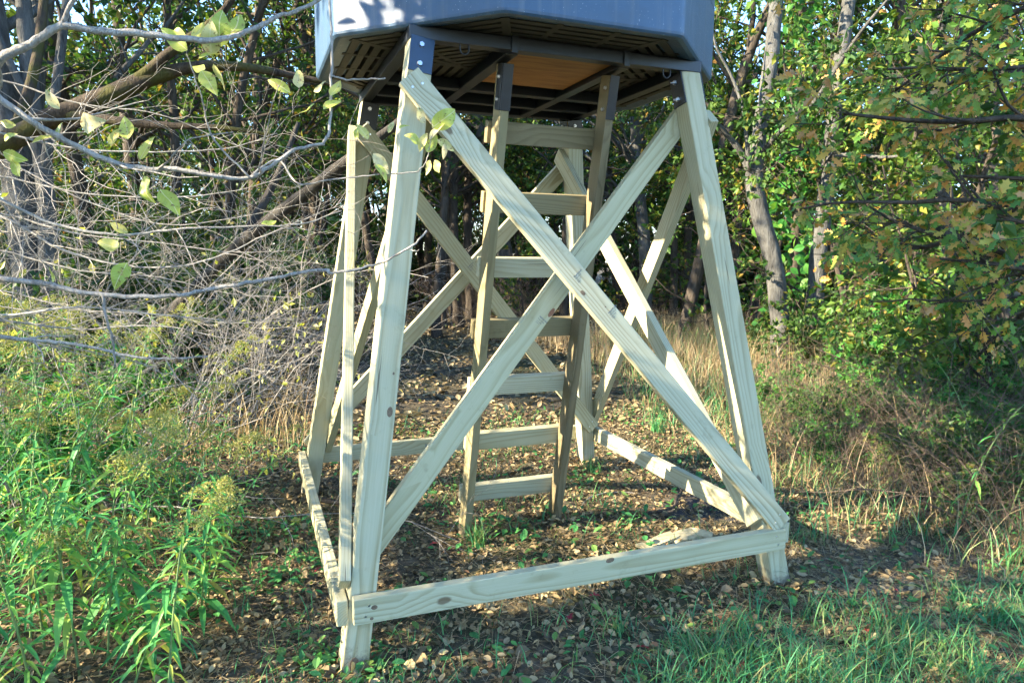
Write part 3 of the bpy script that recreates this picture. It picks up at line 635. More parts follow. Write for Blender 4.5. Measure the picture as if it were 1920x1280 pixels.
# the wood goes on out of view on the sun's side; its crowns break up the low sun
for x, y, kq, s_ in [(-6.6, -1.6, 0, 1.62), (-12, -3.6, 0, 1.2), (-13, 6.5, 3, 1.0), (-10, -3.4, 4, .9), (-14, -3.8, 1, 1.1), (-18, -2.5, 4, 1.1), (-8.5, 7.0, 0, .9), (-17, -6, 3, 1.1), (-19, 8, 1, 1.1), (-8.0, -3.2, 2, 1.0), (-6.6, -3.7, 3, .9)]:
    put(kinds[kq], x, y, None, s_)
for x, y, kq, s_ in [(-5.4, -3.2, 1, .9), (-5.2, -2.3, 0, .95), (-5.7, -1.85, 1, .95), (-4.3, -1.35, 2, 1.0), (-6.6, -1.9, 1, 1.0), (-5.1, -.3, 2, .9), (-5.4, .5, 2, .95), (-6.3, -3.8, 0, 1.0), (-6.6, -2.6, 1, .9), (-7.4, -2.4, 1, 1.2), (-8.6, -2.5, 0, 1.3), (-9.6, -2.9, 1, 1.4), (-4.4, -1.9, 2, .9)]:
    put(skinds[kq], x, y, None, s_)

# ---- single trees of the right hand edge, and leaning wood on the left ----
def traced(name, label, cat, stems, bark, sides=9):
    """stems: list of lists of (world point, radius); the first is the trunk, the others its limbs"""
    base = Vector(stems[0][0][0]); root = tag(empty(name, base), label, cat)
    for q, st in enumerate(stems):
        mb = MB(); P = smooth([Vector(p)-base for p, r in st], 5); R = np.interp(np.linspace(0, len(st)-1, len(P)), range(len(st)), [r for p, r in st])
        P[1:-1] += rng.normal(size=(len(P)-2, 3))*R[1:-1, None]*.025
        mb.tube(P, R*.88*(1+.03*rng.normal(size=len(R))), sides, 0, True); part('trunk' if q == 0 else 'limb', mb.mesh('trunk' if q == 0 else 'limb', M[bark]), root)
    return root
g1 = gr(1468, 700); D1 = 8.1
fork = traced('forked_tree', 'grey tree with a crooked trunk forking at mid height behind the tower leg', 'tree',
    [[(pt(1470, 712, 8.1), .155), (pt(1462, 600, 8.1), .125), (pt(1450, 490, 8.1), .12), (pt(1425, 400, 8.1), .12), (pt(1414, 340, 8.1), .12), (pt(1424, 250, 8.1), .10), (pt(1442, 140, 8.1), .098), (pt(1455, 0, 8.2), .095), (pt(1462, -200, 8.3), .09), (pt(1480, -500, 8.5), .06), (pt(1500, -800, 8.6), .03)],
     [(pt(1412, 345, 8.1), .055), (pt(1392, 290, 8.0), .045), (pt(1360, 250, 7.9), .035), (pt(1335, 225, 7.8), .025), (pt(1290, 205, 7.7), .01)],
     [(pt(1404, 320, 8.0), .03), (pt(1400, 260, 7.9), .027), (pt(1392, 200, 7.9), .024), (pt(1370, 140, 7.9), .02), (pt(1342, 85, 7.8), .016), (pt(1330, 20, 7.8), .008)],
     [(pt(1418, 300, 8.1), .04), (pt(1460, 250, 7.7), .032), (pt(1520, 200, 7.2), .028), (pt(1580, 110, 6.8), .022), (pt(1630, 40, 6.4), .016), (pt(1700, -40, 6.2), .008)]], 'bark_grey')
straight = traced('straight_tree', 'pale grey straight trunked tree with patchy bark beside the forked tree', 'tree',
    [[(pt(1520, 705, 8.3), .16), (pt(1524, 600, 8.3), .118), (pt(1535, 480, 8.3), .11), (pt(1550, 350, 8.3), .105), (pt(1562, 230, 8.3), .10), (pt(1575, 120, 8.3), .098), (pt(1592, 0, 8.35), .092), (pt(1610, -200, 8.4), .085), (pt(1620, -500, 8.5), .06), (pt(1640, -850, 8.6), .03)],
     [(pt(1545, 300, 8.3), .035), (pt(1590, 290, 7.9), .028), (pt(1660, 295, 7.4), .02), (pt(1730, 285, 7.0), .01)]], 'bark_grey')
vtree = traced('vine_clad_tree', 'thin dark trunk wrapped in bright green vine leaves between the grey trees', 'tree',
    [[(pt(1496, 690, 9.2), .08), (pt(1490, 500, 9.2), .07), (pt(1500, 300, 9.2), .06), (pt(1505, 100, 9.3), .055), (pt(1500, -150, 9.4), .05), (pt(1505, -400, 9.4), .02)]], 'bark_dark')
def crown_on(root, name, pts, n, spread, L, mat, tm=RH, ratio=.7, droop=.5):
    base = WM[root].translation; P = smooth([np.array(Vector(p)-base) for p in pts], 12); q = P[rng.integers(0, len(P), n)]+rng.normal(size=(n, 3))*np.array(spread)
    mb = MB(); l = L*(.6+.8*rng.random(n)); mb.leaves(tm, q, rv(n)+np.array([0, 0, -droop]), rv(n)+np.array([-.3, -.8, .4]), l, l*ratio, rng.random(n)*.99)
    o = part(name, mb.mesh(name, M[mat]), root); o['kind'] = 'stuff'; return o
crown_on(vtree, 'vine_leaves', [pt(1492, 640, 9), pt(1485, 450, 8.9), pt(1500, 250, 8.9), pt(1500, 50, 9), pt(1505, -150, 9)], 750, (.22, .22, .15), .12, 'leaf_vine', OV)
crown_on(fork, 'crown', [pt(1400, -60, 8.4), pt(1480, -300, 8.6), pt(1520, -700, 8.6)], 2600, (.9, .9, .5), .11, 'leaf_wood')
crown_on(straight, 'crown', [pt(1580, -60, 8.4), pt(1620, -350, 8.6), pt(1650, -800, 8.6)], 2600, (.9, .9, .5), .11, 'leaf_wood')
lean1 = traced('leaning_mossy_trunk', 'dark mossy trunk arching sideways through the bare thicket', 'tree',
    [[(pt(-170, 560, 5.2), .11), (pt(-60, 330, 5.2), .10), (pt(60, 240, 5.2), .09), (pt(180, 190, 5.2), .085), (pt(260, 155, 5.2), .075), (pt(350, 128, 5.2), .05), (pt(440, 125, 5.2), .04), (pt(540, 140, 5.3), .03), (pt(640, 165, 5.4), .018), (pt(700, 200, 5.5), .008)],
     [(pt(120, 215, 5.2), .055), (pt(200, 225, 5.1), .04), (pt(300, 235, 5.0), .032), (pt(420, 240, 5.0), .022), (pt(520, 255, 5.0), .012)],
     [(pt(245, 160, 5.2), .05), (pt(330, 90, 5.1), .04), (pt(420, 20, 5.0), .03), (pt(470, -80, 5.0), .02)],
     [(pt(20, 270, 5.2), .05), (pt(60, 150, 5.4), .045), (pt(80, 20, 5.5), .04), (pt(95, -200, 5.6), .03)]], 'bark_moss')
g_ = gr(250, 690)
lean2 = traced('leaning_dead_trunk', 'cracked dead trunk leaning down through the thicket with orange split bark', 'tree',
    [[(pt(215, 705, 6.4), .075), (pt(300, 610, 6.1), .066), (pt(400, 505, 5.8), .06), (pt(490, 425, 5.5), .057), (pt(570, 365, 5.3), .054), (pt(640, 310, 5.1), .05), (pt(720, 250, 5.0), .038), (pt(800, 190, 5.0), .035), (pt(870, 120, 5.0), .015)],
     [(pt(450, 465, 5.7), .05), (pt(520, 330, 5.9), .035), (pt(560, 230, 6.0), .02)]], 'bark_log')
stump = traced('slender_grey_tree', 'slim grey double stemmed tree at the edge of the thicket', 'tree',
    [[(pt(95, 690, 6.6), .12), (pt(90, 500, 6.6), .095), (pt(85, 350, 6.6), .09), (pt(60, 200, 6.6), .085), (pt(48, 60, 6.6), .08), (pt(35, -150, 6.6), .07), (pt(30, -600, 6.7), .04)],
     [(pt(82, 330, 6.6), .06), (pt(100, 200, 6.5), .05), (pt(118, 60, 6.5), .045), (pt(140, -150, 6.5), .03)],
     [(pt(62, 210, 6.6), .05), (pt(20, 120, 6.5), .04), (pt(-20, 30, 6.5), .03)]], 'bark_grey')

# ---- foreground sapling on the left: its branches reach across ----
LEAFM = []
for q in range(5):
    mb = MB(); V = FINE[0].copy(); V[:, 2] += .10*np.sin(V[:, 0]*(2.2+q)+q)-.04*q*V[:, 1]**2+.35*V[:, 1]*V[:, 0]*(q % 3-1); V[:, 1] += .08*np.sin(V[:, 0]*3+q)*V[:, 0]; V[:, 2] -= V[:, 2][2]
    mb.leaves((V, FINE[1]), np.zeros((1, 3)), np.array([[1., 0, 0]]), np.array([[0., 0, 1]]), 1.0, .40+.05*q, np.array([q*.17])); mb.ST[-1][:] = True
    LEAFM.append(mb.mesh('leaf', M['leaf_veined']))
def leaf_obj(parent, p, axis, nor, L, me):
    x = Vector(axis).normalized(); z = (Vector(nor)-x*Vector(nor).dot(x)).normalized(); y = z.cross(x)
    mt = Matrix(((x.x*L, y.x*L, z.x*L, p[0]), (x.y*L, y.y*L, z.y*L, p[1]), (x.z*L, y.z*L, z.z*L, p[2]), (0, 0, 0, 1)))
    return mesh_obj('leaf', me, parent, mt)
base = Vector((-2.75, -1.75, -.05))
sapl = tag(empty('young_tree', base), 'young tree reaching long thin grey branches with big yellow green leaves across the thicket', 'tree')
TR0 = [(base, .040), (base+Vector((.02, .02, .5)), .034), (base+Vector((.0, .05, 1.0)), .030), (base+Vector((.03, .03, 1.5)), .026), (base+Vector((0, 0, 2.2)), .02), (base+Vector((.05, .05, 3.0)), .009)]
mb = MB(); mb.tube(smooth([p-base for p, r in TR0], 5), np.interp(np.linspace(0, 5, 26), range(6), [r for p, r in TR0]), 8); part('trunk', mb.mesh('trunk', M['bark_grey']), sapl)
def branch(pts, r0, r1, side=0, sideL=.3, name='branch', parent=None, bark='twig'):
    mb = MB(); P = smooth([np.array(Vector(p)-base) for p in pts], 6); R = np.linspace(r0, r1, len(P)); R = .8*R*(1+.05*rng.normal(size=len(R)))
    P[1:-1] += rng.normal(size=(len(P)-2, 3))*.0011
    mb.tube(P, R, 7, 0, True)
    C = dict(seg=[.07, .05], jit=[.2, .25], up=[.02, 0], tip=[.35, .4], sides=[4, 3], kids=[3, 0], t0=[.3, 0], ang=[45, 40], len=[.5, .5], rr=[.6, .5], max=1); tips = []
    for q in range(side):
        i = int(rng.integers(len(P)//5, len(P)-2)); t = unit(P[i+1]-P[i]); d = unit(t+unit(np.cross(t, rng.normal(size=3)))*1.0+np.array([0, 0, -.1]))
        grow(mb, P[i], d, sideL*(.5+rng.random()), R[i]*.5, 0, C, tips)
    return part(name, mb.mesh(name, M[bark]), sapl), P
for c0, sp_, n_ in (((-2.85, -.80, 3.28), (.36, .24, .27), 1000), ((-2.75, -1.7, 2.75), (.40, .42, .45), 700), ((-2.9, -1.2, 3.5), (.35, .3, .25), 350)):  # unseen limbs and leaf clumps, added to shade the cabin and front ground
    mb = MB(); c1 = np.array(c0)-np.array(base); a1 = np.array([.03, .03, 2.0]); mb.tube(smooth([a1, (a1+c1)/2+np.array([0, 0, .1]), c1], 5), np.linspace(.012, .004, 11), 5)
    q_ = c1+rng.normal(size=(n_, 3))*np.array(sp_)
    for e_ in q_[:26]: mb.tube([c1+(e_-c1)*.0, c1+(e_-c1)*.5+rng.normal(size=3)*.03, e_], [.004, .003, .0015], 3)
    lm_ = part('limb', mb.mesh('limb', M['twig']), sapl); mb = MB(); l_ = .085*(.6+.8*rng.random(n_)); mb.leaves(OV, q_, rv(n_)+np.array([0, 0, -.4]), rv(n_)+np.array([0, 0, .6]), l_, l_*.55, rng.random(n_)*.99)
    part('foliage', mb.mesh('foliage', M['leaf_yellow']), sapl)['kind'] = 'stuff'
t_at = lambda h: base+Vector((.01, .04, h))
bA, _ = branch([t_at(1.72), pt(-120, 190, 1.75), pt(0, 112, 1.75), pt(60, 82, 1.75), pt(116, 50, 1.75), pt(180, 58, 1.77), pt(260, 63, 1.8), pt(340, 73, 1.82), pt(410, 75, 1.85), pt(465, 58, 1.9), pt(520, 32, 1.95), pt(585, 8, 2.0), pt(650, -40, 2.05)], .0165, .006)
bA2, _ = branch([pt(116, 50, 1.75), pt(128, 20, 1.74), pt(142, -15, 1.72), pt(170, -90, 1.7)], .009, .005)
bB, PB = branch([t_at(1.40), pt(-130, 120, 1.9), pt(0, 187, 1.95), pt(60, 228, 1.95), pt(120, 262, 1.97), pt(195, 298, 2.0), pt(260, 316, 2.0), pt(330, 318, 2.0), pt(400, 330, 2.02), pt(465, 334, 2.05), pt(510, 310, 2.05), pt(555, 280, 2.05), pt(608, 270, 2.05)], .013, .006, 5, .25)
bB2, _ = branch([pt(606, 270, 2.05), pt(618, 240, 2.05), pt(621, 160, 2.05), pt(622, 80, 2.05), pt(618, 0, 2.05), pt(612, -100, 2.06)], .006, .004)
bC, _ = branch([t_at(.95), pt(-130, 500, 1.85), pt(0, 522, 1.85), pt(80, 532, 1.86), pt(170, 550, 1.87), pt(260, 556, 1.88), pt(340, 552, 1.88), pt(420, 538, 1.88), pt(500, 524, 1.88), pt(560, 512, 1.88), pt(612, 506, 1.87), pt(622, 512, 1.87), pt(690, 500, 1.85), pt(740, 480, 1.82), pt(775, 459, 1.8), pt(800, 432, 1.8)], .0105, .0028)
bC2, _ = branch([pt(192, 553, 1.87), pt(200, 600, 1.88), pt(212, 640, 1.9), pt(216, 690, 1.92)], .006, .003, 2, .15)
bC3, _ = branch([pt(765, 463, 1.81), pt(778, 470, 1.80), pt(786, 468, 1.80)], .0018, .0008)
bD, _ = branch([t_at(.85), pt(-150, 620, 2.0), pt(0, 632, 2.05), pt(90, 640, 2.07), pt(170, 650, 2.1), pt(250, 668, 2.1), pt(320, 672, 2.1), pt(390, 668, 2.1)], .010, .003, 6, .22)
bE, _ = branch([pt(465, 334, 2.05), pt(520, 300, 2.15), pt(560, 345, 2.1), pt(610, 338, 2.02), pt(680, 330, 1.98), pt(740, 326, 1.96), pt(785, 322, 1.95)], .004, .002)
bF, _ = branch([pt(618, 140, 2.05), pt(650, 150, 2.03), pt(690, 149, 2.02), pt(722, 147, 2.0)], .0035, .003)
bG, _ = branch([t_at(1.2), pt(-120, 350, 2.2), pt(0, 375, 2.25), pt(100, 420, 2.3), pt(220, 440, 2.3), pt(330, 430, 2.3), pt(440, 425, 2.35), pt(560, 420, 2.4), pt(640, 395, 2.45)], .009, .0025, 14, .3)
bH, _ = branch([t_at(1.1), pt(-120, 400, 2.4), pt(0, 405, 2.45), pt(120, 470, 2.5), pt(260, 500, 2.5), pt(380, 490, 2.5), pt(500, 440, 2.5), pt(600, 400, 2.5)], .008, .002, 16, .3)
bI, _ = branch([t_at(1.0), pt(-120, 560, 2.3), pt(0, 590, 2.3), pt(150, 575, 2.3), pt(300, 590, 2.35), pt(420, 600, 2.4)], .007, .002, 12, .25)
for q_, (v0, v1, v2, d_) in enumerate([(250, 285, 250, 2.5), (330, 370, 330, 2.9), (400, 455, 470, 2.8), (470, 520, 560, 3.0), (600, 610, 640, 2.7), (150, 215, 300, 3.1), (545, 590, 600, 3.2), (300, 420, 380, 3.3)]):
    branch([t_at(.8+.1*q_), pt(-140, v0-15, d_-.2), pt(0, v0, d_), pt(150, (v0+v1)/2+12, d_+.05), pt(300, v1, d_+.1), pt(430, (v1+v2)/2+10, d_+.15), pt(520+20*(q_ % 4), v2, d_+.2)], .0075, .0018, 20, .42)
# twig with leaves at the tower's corner
bJ, _ = branch([pt(785, 322, 1.95), pt(800, 300, 1.94), pt(806, 268, 1.93), pt(812, 240, 1.92), pt(806, 226, 1.92)], .0018, .0010)
bK, _ = branch([pt(470, 334, 2.04), pt(400, 260, 2.0), pt(380, 190, 1.92), pt(360, 130, 1.9), pt(345, 80, 1.88)], .004, .0015)
bM, _ = branch([pt(345, 380, 2.05), pt(262, 440, 2.05), pt(258, 470, 2.05), pt(240, 500, 2.04)], .0022, .0010)
# (branch, u, v, depth, length px, angle degrees in the view: 0 right, 90 up)
for br, u, v, d, lp, an in [(bB, 150, 232, 1.97, 72, -5), (bB, 112, 205, 1.95, 46, 125), (bB, 60, 268, 1.97, 55, 20), (bB, 95, 258, 1.97, 40, 60), (bB, 208, 275, 2.0, 50, 75), (bB, 240, 262, 2.0, 58, 110), (bB, 262, 300, 2.0, 56, 60), (bB, 300, 355, 2.0, 62, -55), (bB, 270, 330, 2.0, 60, -70), (bM, 225, 462, 2.04, 48, 170), (bM, 238, 492, 2.04, 60, -105),
                         (bK, 345, 82, 1.88, 50, 130), (bK, 352, 95, 1.88, 62, 145), (bK, 362, 75, 1.88, 40, 60), (bK, 372, 110, 1.89, 48, 20), (bK, 378, 132, 1.9, 56, -60), (bK, 395, 105, 1.9, 66, 78), (bK, 410, 90, 1.9, 75, 82), (bK, 425, 70, 1.9, 78, 85), (bK, 385, 130, 1.9, 46, 160), (bK, 400, 120, 1.9, 52, -80),
                         (bB, 545, 175, 2.02, 52, 150), (bB, 560, 165, 2.02, 40, 95), (bB, 588, 172, 2.02, 36, 30), (bB, 590, 195, 2.02, 36, 200), (bB, 606, 205, 2.03, 42, 40), (bB, 620, 180, 2.03, 40, 70), (bB, 8, 262, 1.9, 40, 10), (bB, 5, 285, 1.9, 44, -20), (bB, 30, 235, 1.9, 40, 170), (bB, 20, 300, 1.9, 38, -60),
                         (bE, 700, 288, 1.96, 52, -45), (bE, 690, 262, 1.97, 44, 120), (bE, 705, 308, 1.95, 50, -60), (bE, 668, 262, 1.97, 26, 80), (bE, 728, 250, 1.95, 30, 70), (bE, 748, 242, 1.95, 26, 40),
                         (bJ, 805, 262, 1.93, 48, 45), (bJ, 810, 240, 1.92, 66, 42), (bJ, 802, 250, 1.92, 40, -120), (bJ, 820, 262, 1.92, 40, -30), (bJ, 800, 285, 1.93, 40, 60), (bJ, 795, 232, 1.92, 34, 110), (bJ, 815, 300, 1.93, 30, -70), (bJ, 788, 270, 1.93, 36, 150), (bJ, 832, 270, 1.92, 30, -85), (bJ, 806, 300, 1.93, 32, -110),
                         (bC, 100, 530, 1.86, 34, 100), (bG, 240, 436, 2.28, 40, 150), (bG, 490, 420, 2.3, 30, 30)]:
    p = pt(u, v, d); a = math.radians(an); ax = _r*math.cos(a)+_u*math.sin(a)+_f*rng.uniform(-.5, .5)
    no = -_f+_r*rng.uniform(-.7, .7)+_u*rng.uniform(-.4, .8)
    leaf_obj(br, p, ax, no, lp/FPX*d*.95, LEAFM[int(rng.integers(0, 5))])

# ---- oak on the right: limbs and lobed leaves ----
ob = polar(44.5, 4.6); obz = Vector((ob[0], ob[1], -.05)); base = obz
oakt = tag(empty('young_oak', obz), 'young oak with dark limbs and green and orange lobed leaves', 'tree')
mb = MB(); mb.tube(smooth([(0, 0, 0), (.03, .02, .9), (-.02, .04, 1.8), (.05, 0, 2.8), (0, .05, 4.2)], 5), np.linspace(.085, .03, 21), 9); part('trunk', mb.mesh('trunk', M['bark_dark']), oakt)
CO = dict(seg=[.16, .12, .1], jit=[.13, .2, .25], up=[.0, -.01, 0], tip=[.3, .35, .4], sides=[5, 4, 3], kids=[8, 5, 0], t0=[.2, .2, 0], ang=[45, 48, 40], len=[.36, .5, .5], rr=[.5, .55, .5], max=2)
tips = []
for h, (u, v, d) in [(1.5, (1540, 420, 5.2)), (1.7, (1600, 350, 4.6)), (1.9, (1560, 270, 5.0)), (2.1, (1640, 200, 4.2)), (2.3, (1600, 120, 4.8)), (2.5, (1700, 60, 4.3)), (2.7, (1640, -20, 4.6)), (1.3, (1760, 520, 3.9)), (1.8, (1780, 300, 3.8)), (2.4, (1800, 120, 3.8)), (2.9, (1740, -80, 4.4)), (1.2, (1680, 470, 4.6)), (2.2, (1850, 60, 3.6)), (1.5, (1850, 420, 3.6))]:
    mb = MB(); a = np.array([.01, .02, h]); e = np.array(pt(u, v, d)-obz); dv = e-a; L = np.linalg.norm(dv)
    grow(mb, a, dv+np.array([0, 0, .1]), L*1.05, .022+.006*rng.random(), 0, CO, tips); part('limb', mb.mesh('limb', M['bark_dark']), oakt)
P_, D_ = leaf_points(tips, 9.0, .1); N = len(P_); order = np.argsort(np.linalg.norm(P_+np.array(obz)-np.array(CAM), axis=1)); P_ = P_[order]; D_ = D_[order]
ax = D_+rv(N)*.9+np.array([0, 0, -.35]); no = rv(N)*.8+np.array([-.5, -.7, .6]); lf = .074*(.45+.8*rng.random(N)); rd = rng.random(N)*.999
OAKM = []
for q in range(6):
    mb = MB(); mb.leaves(OAK, np.zeros((1, 3)), np.array([[1., 0, 0]]), np.array([[0., 0, 1]]), 1.0, .85+.05*q, np.array([q/6])); OAKM.append(mb.mesh('leaf', M['leaf_oak']))
vis = [i for i in range(N) if abs(((Vector(P_[i])+obz-CAM).dot(_r))/max(.1, (Vector(P_[i])+obz-CAM).dot(_f))) < .75][:290]; vs = set(vis)
for i in vis: leaf_obj(oakt, Vector(P_[i])+obz, ax[i], no[i], lf[i], OAKM[int(rng.integers(0, 6))])
rest = np.array([i for i in range(N) if i not in vs]); mb = MB(); mb.leaves(OAK, P_[rest], ax[rest], no[rest], lf[rest], lf[rest]*.95, rd[rest])
o = part('foliage', mb.mesh('foliage', M['leaf_oak']), oakt); o['kind'] = 'stuff'
print('oak leaves', N)

# ---- goldenrod ----
RODM = []
for q in range(4):
    mb = MB(); V = LA[0].copy(); V[:, 2] -= (.12+.1*q)*V[:, 0]**2; mb.leaves((V, LA[1]), np.zeros((1, 3)), np.array([[1., 0, 0]]), np.array([[0., 0, 1]]), 1.0, .135+.02*q, np.array([q*.22])); RODM.append(mb.mesh('leaf', M['leaf_rod']))
def goldenrod(x, y, h, single, plume, lab, grp, nleaf=46, lm=.105):
    z = float(gz(x, y))-.01; loc = Vector((x, y, z)); root = tag(empty('goldenrod', loc), lab, 'goldenrod', grp)
    le = rng.normal(size=2)*.16; sp = smooth([(0, 0, 0), (le[0]*.3, le[1]*.3, h*.4), (le[0]*h, le[1]*h, h*.75), (le[0]*1.9*h, le[1]*1.9*h, h)], 6)
    mb = MB(); mb.tube(sp, np.linspace(.0045, .0016, len(sp)), 6); part('stem', mb.mesh('stem', M['stem']), root)
    lp = []; a0 = rng.random()*6.28
    for q in range(nleaf):
        t = .10+.86*(q+rng.random()*.6)/nleaf; i = min(len(sp)-2, int(t*(len(sp)-1))); p = sp[i]+(sp[i+1]-sp[i])*(t*(len(sp)-1)-i)
        a = a0+q*2.4+rng.normal()*.3; el = .40-.75*(1-t)+rng.normal()*.28; L = lm*(1.05-.6*t)*(.5+.75*rng.random())
        lp.append((p, np.array([math.cos(a)*math.cos(el), math.sin(a)*math.cos(el), math.sin(el)]), np.array([-.2*math.cos(a), -.2*math.sin(a), 1.]), L))
    if single:
        for p, axx, nn, L in lp: leaf_obj(root, Vector(p)+loc, axx, nn, L, RODM[int(rng.integers(0, 4))])
    else:
        mb = MB(); LV = (LA[0]-np.array([0, 0, .2])*LA[0][:, :1]**2, LA[1])
        mb.leaves(LV, np.array([q[0] for q in lp]), np.array([q[1] for q in lp]), np.array([q[2] for q in lp]), np.array([q[3] for q in lp]), np.array([q[3] for q in lp])*.15, rng.random(len(lp))*.99)
        part('foliage', mb.mesh('foliage', M['leaf_rod']), root)['kind'] = 'stuff'
    if plume:
        mb = MB(); P0 = sp[-1]; n0 = 15; pts = []
        for q in range(n0):
            t = q/n0; b0 = sp[-1]+(sp[-5]-sp[-1])*(t*1.0); a = rng.random()*6.28; L = (.045+.10*t)*(.8+.5*rng.random())
            e = np.array([math.cos(a), math.sin(a), .35]); P = smooth([b0, b0+e*L*.5+np.array([0, 0, .01]), b0+e*L*np.array([1, 1, .2])], 5)
            mb.tube(P, np.linspace(.0010, .0005, len(P)), 3, .1)
            for s_ in P[2:]: pts += [s_+rng.normal(size=3)*.006 for _ in range(6)]
        pts = np.array(pts); N = len(pts); mb.leaves(RH, pts, rv(N)+np.array([0, 0, .5]), rv(N), .009*(.6+.8*rng.random(N)), .006, rng.random(N)*.9)
        part('flower_head', mb.mesh('flower_head', M['plume' if plume == 1 else 'fluff']), root)
    return root
LBL = ['tall goldenrod weed with long narrow green leaves and dull yellow plume', 'goldenrod weed with narrow green leaves and no flower', 'goldenrod weed gone to pale fluffy seed']
GRP = ['flowering goldenrods in the weed patch', 'flowerless goldenrods in the weed patch', 'seeding goldenrods in the weed patch']
near_rods = [(40, 1130, 1.0, 0), (150, 1200, .80, 0), (245, 1235, .58, 1), (110, 1060, .95, 0), (205, 1110, .85, 0), (300, 1150, .68, 0), (375, 1090, .58, 1), (20, 980, 1.05, 1)]
for u, v, h, pl in near_rods:
    p = gr(u, v+70); goldenrod(p.x, p.y, h, True, pl, LBL[1 if not pl else 0], GRP[1 if not pl else 0], 62, .175)
for q in range(54):
    u = rng.uniform(-160, 400); v = rng.uniform(900, 1330); p = gr(u, v)
    if u > 330 and v > 1150: continue
    pl = int(rng.choice([0, 1, 1, 2], p=[.54, .23, .21, .02])); h = rng.uniform(.55, .95)*(1.25 if u < 250 else .8)
    goldenrod(p.x, p.y, h, False, pl, LBL[(1, 0, 2)[pl]], GRP[(1, 0, 2)[pl]], 64, .115)
for u, v, h in [(245, 905, 1.2), (285, 930, 1.1), (200, 940, 1.15), (140, 930, 1.1), (60, 960, 1.15), (170, 1000, 1.0), (310, 980, .95), (420, 1010, .55), (395, 1050, .6), (20, 860, 1.0), (90, 850, .95)]:
    p = gr(u, v); goldenrod(p.x, p.y, h, False, 1, LBL[0], GRP[0], 55, .10)
for u, v, h in [(1790, 1010, .8), (1840, 960, .85), (1760, 930, .75), (1880, 1000, .7), (1700, 880, .7), (1640, 830, .7)]:
    p = gr(u, v); goldenrod(p.x, p.y, h, False, 0, 'yellowing broad leaved weed in the tall dry grass', 'yellowing weeds in the tall dry grass', 34, .13)

# ---- grass, straw, litter ----
def blades(mb, xy, h, wd, bend, rnd, seg=4, flat=0.0):
    xy = np.asarray(xy); N = len(xy); a = rng.random(N)*6.283; dx, dy = np.cos(a), np.sin(a); t = np.linspace(0, 1, seg+1)
    z0 = gz(xy[:, 0], xy[:, 1])-.008; bb = bend*(.4+1.2*rng.random(N))
    ang = bb[:, None]*t[None]*1.5+flat+.25*rng.random(N)[:, None]; st = h[:, None]/seg
    hx = np.concatenate([np.zeros((N, 1)), np.cumsum(np.sin(ang[:, :-1])*st, 1)], 1); hz = np.concatenate([np.zeros((N, 1)), np.cumsum(np.cos(ang[:, :-1])*st, 1)], 1)
    hz = np.maximum(hz, .006+.02*rng.random(N)[:, None])*1.0
    px = xy[:, :1]+hx*dx[:, None]; py = xy[:, 1:]+hx*dy[:, None]; pz = z0[:, None]+hz; tw = a+math.pi/2+rng.normal(size=N)*.6
    wv = wd[:, None]*(1-t[None]**1.6*.93)/2; sx = np.cos(tw)[:, None]*wv; sy = np.sin(tw)[:, None]*wv
    V = np.stack([np.stack([px-sx, py-sy, pz], -1), np.stack([px+sx, py+sy, pz], -1)], 2).reshape(N, -1, 3); k = 2*(seg+1)
    F = np.array([(2*q, 2*q+1, 2*q+3, 2*q+2) for q in range(seg)]); Q = (F[None]+(np.arange(N)*k)[:, None, None]).reshape(-1, 4)
    mb.add(V.reshape(-1, 3), None, Q, np.repeat(rnd, k), True)
def patch_noise(x, y, s=1.3, o=0.0): return .5+.25*np.sin(x*s*2.1+o+1.3*np.sin(y*s*1.3))+.25*np.sin(y*s*2.7+o*2+1.1*np.sin(x*s*1.7+o))
def scatter(n, x0, x1, y0, y1): return np.stack([rng.uniform(x0, x1, n), rng.uniform(y0, y1, n)], 1)
def off_legs(xy): return xy
# short ground grass around and in front of the tower
xy = scatter(60000, -2.6, 3.8, -3.0, 2.6); dn = patch_noise(xy[:, 0], xy[:, 1], 1.6)
front = np.clip((-xy[:, 1]-.9)/.6, 0, 1); right = np.clip((xy[:, 0]-1.5)/.6, 0, 1)
keep = rng.random(len(xy)) < (.18+.22*np.maximum(front, right)*1.0)*np.clip((dn-.25)*2.2, .05, 1)
bare = (np.hypot((xy[:, 0]-1.12)/.35, xy[:, 1]/.3) < 1) | (np.hypot((xy[:, 0]-1.55)/.6, (xy[:, 1]+1.0)/.4) < rng.uniform(.6, 1.1, len(xy)))
xy = xy[keep & ~bare]; N = len(xy); mb = MB(); fr = np.clip((-xy[:, 1]-.9)/.6, 0, 1)
blades(mb, xy, (.05+.10*rng.random(N))*(1+1.0*fr*rng.random(N)), .0035+.003*rng.random(N), .9*np.ones(N), rng.random(N)*.99)
cc = scatter(1500, -1.5, 3.6, -2.9, -.5); cc = cc[(patch_noise(cc[:, 0], cc[:, 1], 1.1, .7) > .22) & ((cc[:, 1] < -1.15) | (cc[:, 0] > 1.3)) & (np.hypot((cc[:, 0]-1.5)/.5, (cc[:, 1]+1.0)/.3) > 1)]
for c0 in cc:
    n_ = int(rng.integers(5, 26)); q_ = c0+rng.normal(size=(n_, 2))*rng.uniform(.012, .05); L_ = .06+.24*rng.random()**1.4
    blades(mb, q_, L_*(.5+.7*rng.random(n_)), .0028+.003*rng.random(n_), rng.uniform(1.0, 2.1)*np.ones(n_), np.clip(rng.random()*.6+.35*rng.random(n_), 0, .99), 5)
tag(mesh_obj('short_grass', mb.mesh('short_grass', M['grass'])), 'sparse short green grass over the leaf strewn ground', 'grass', kind='stuff'); print('short grass', N)
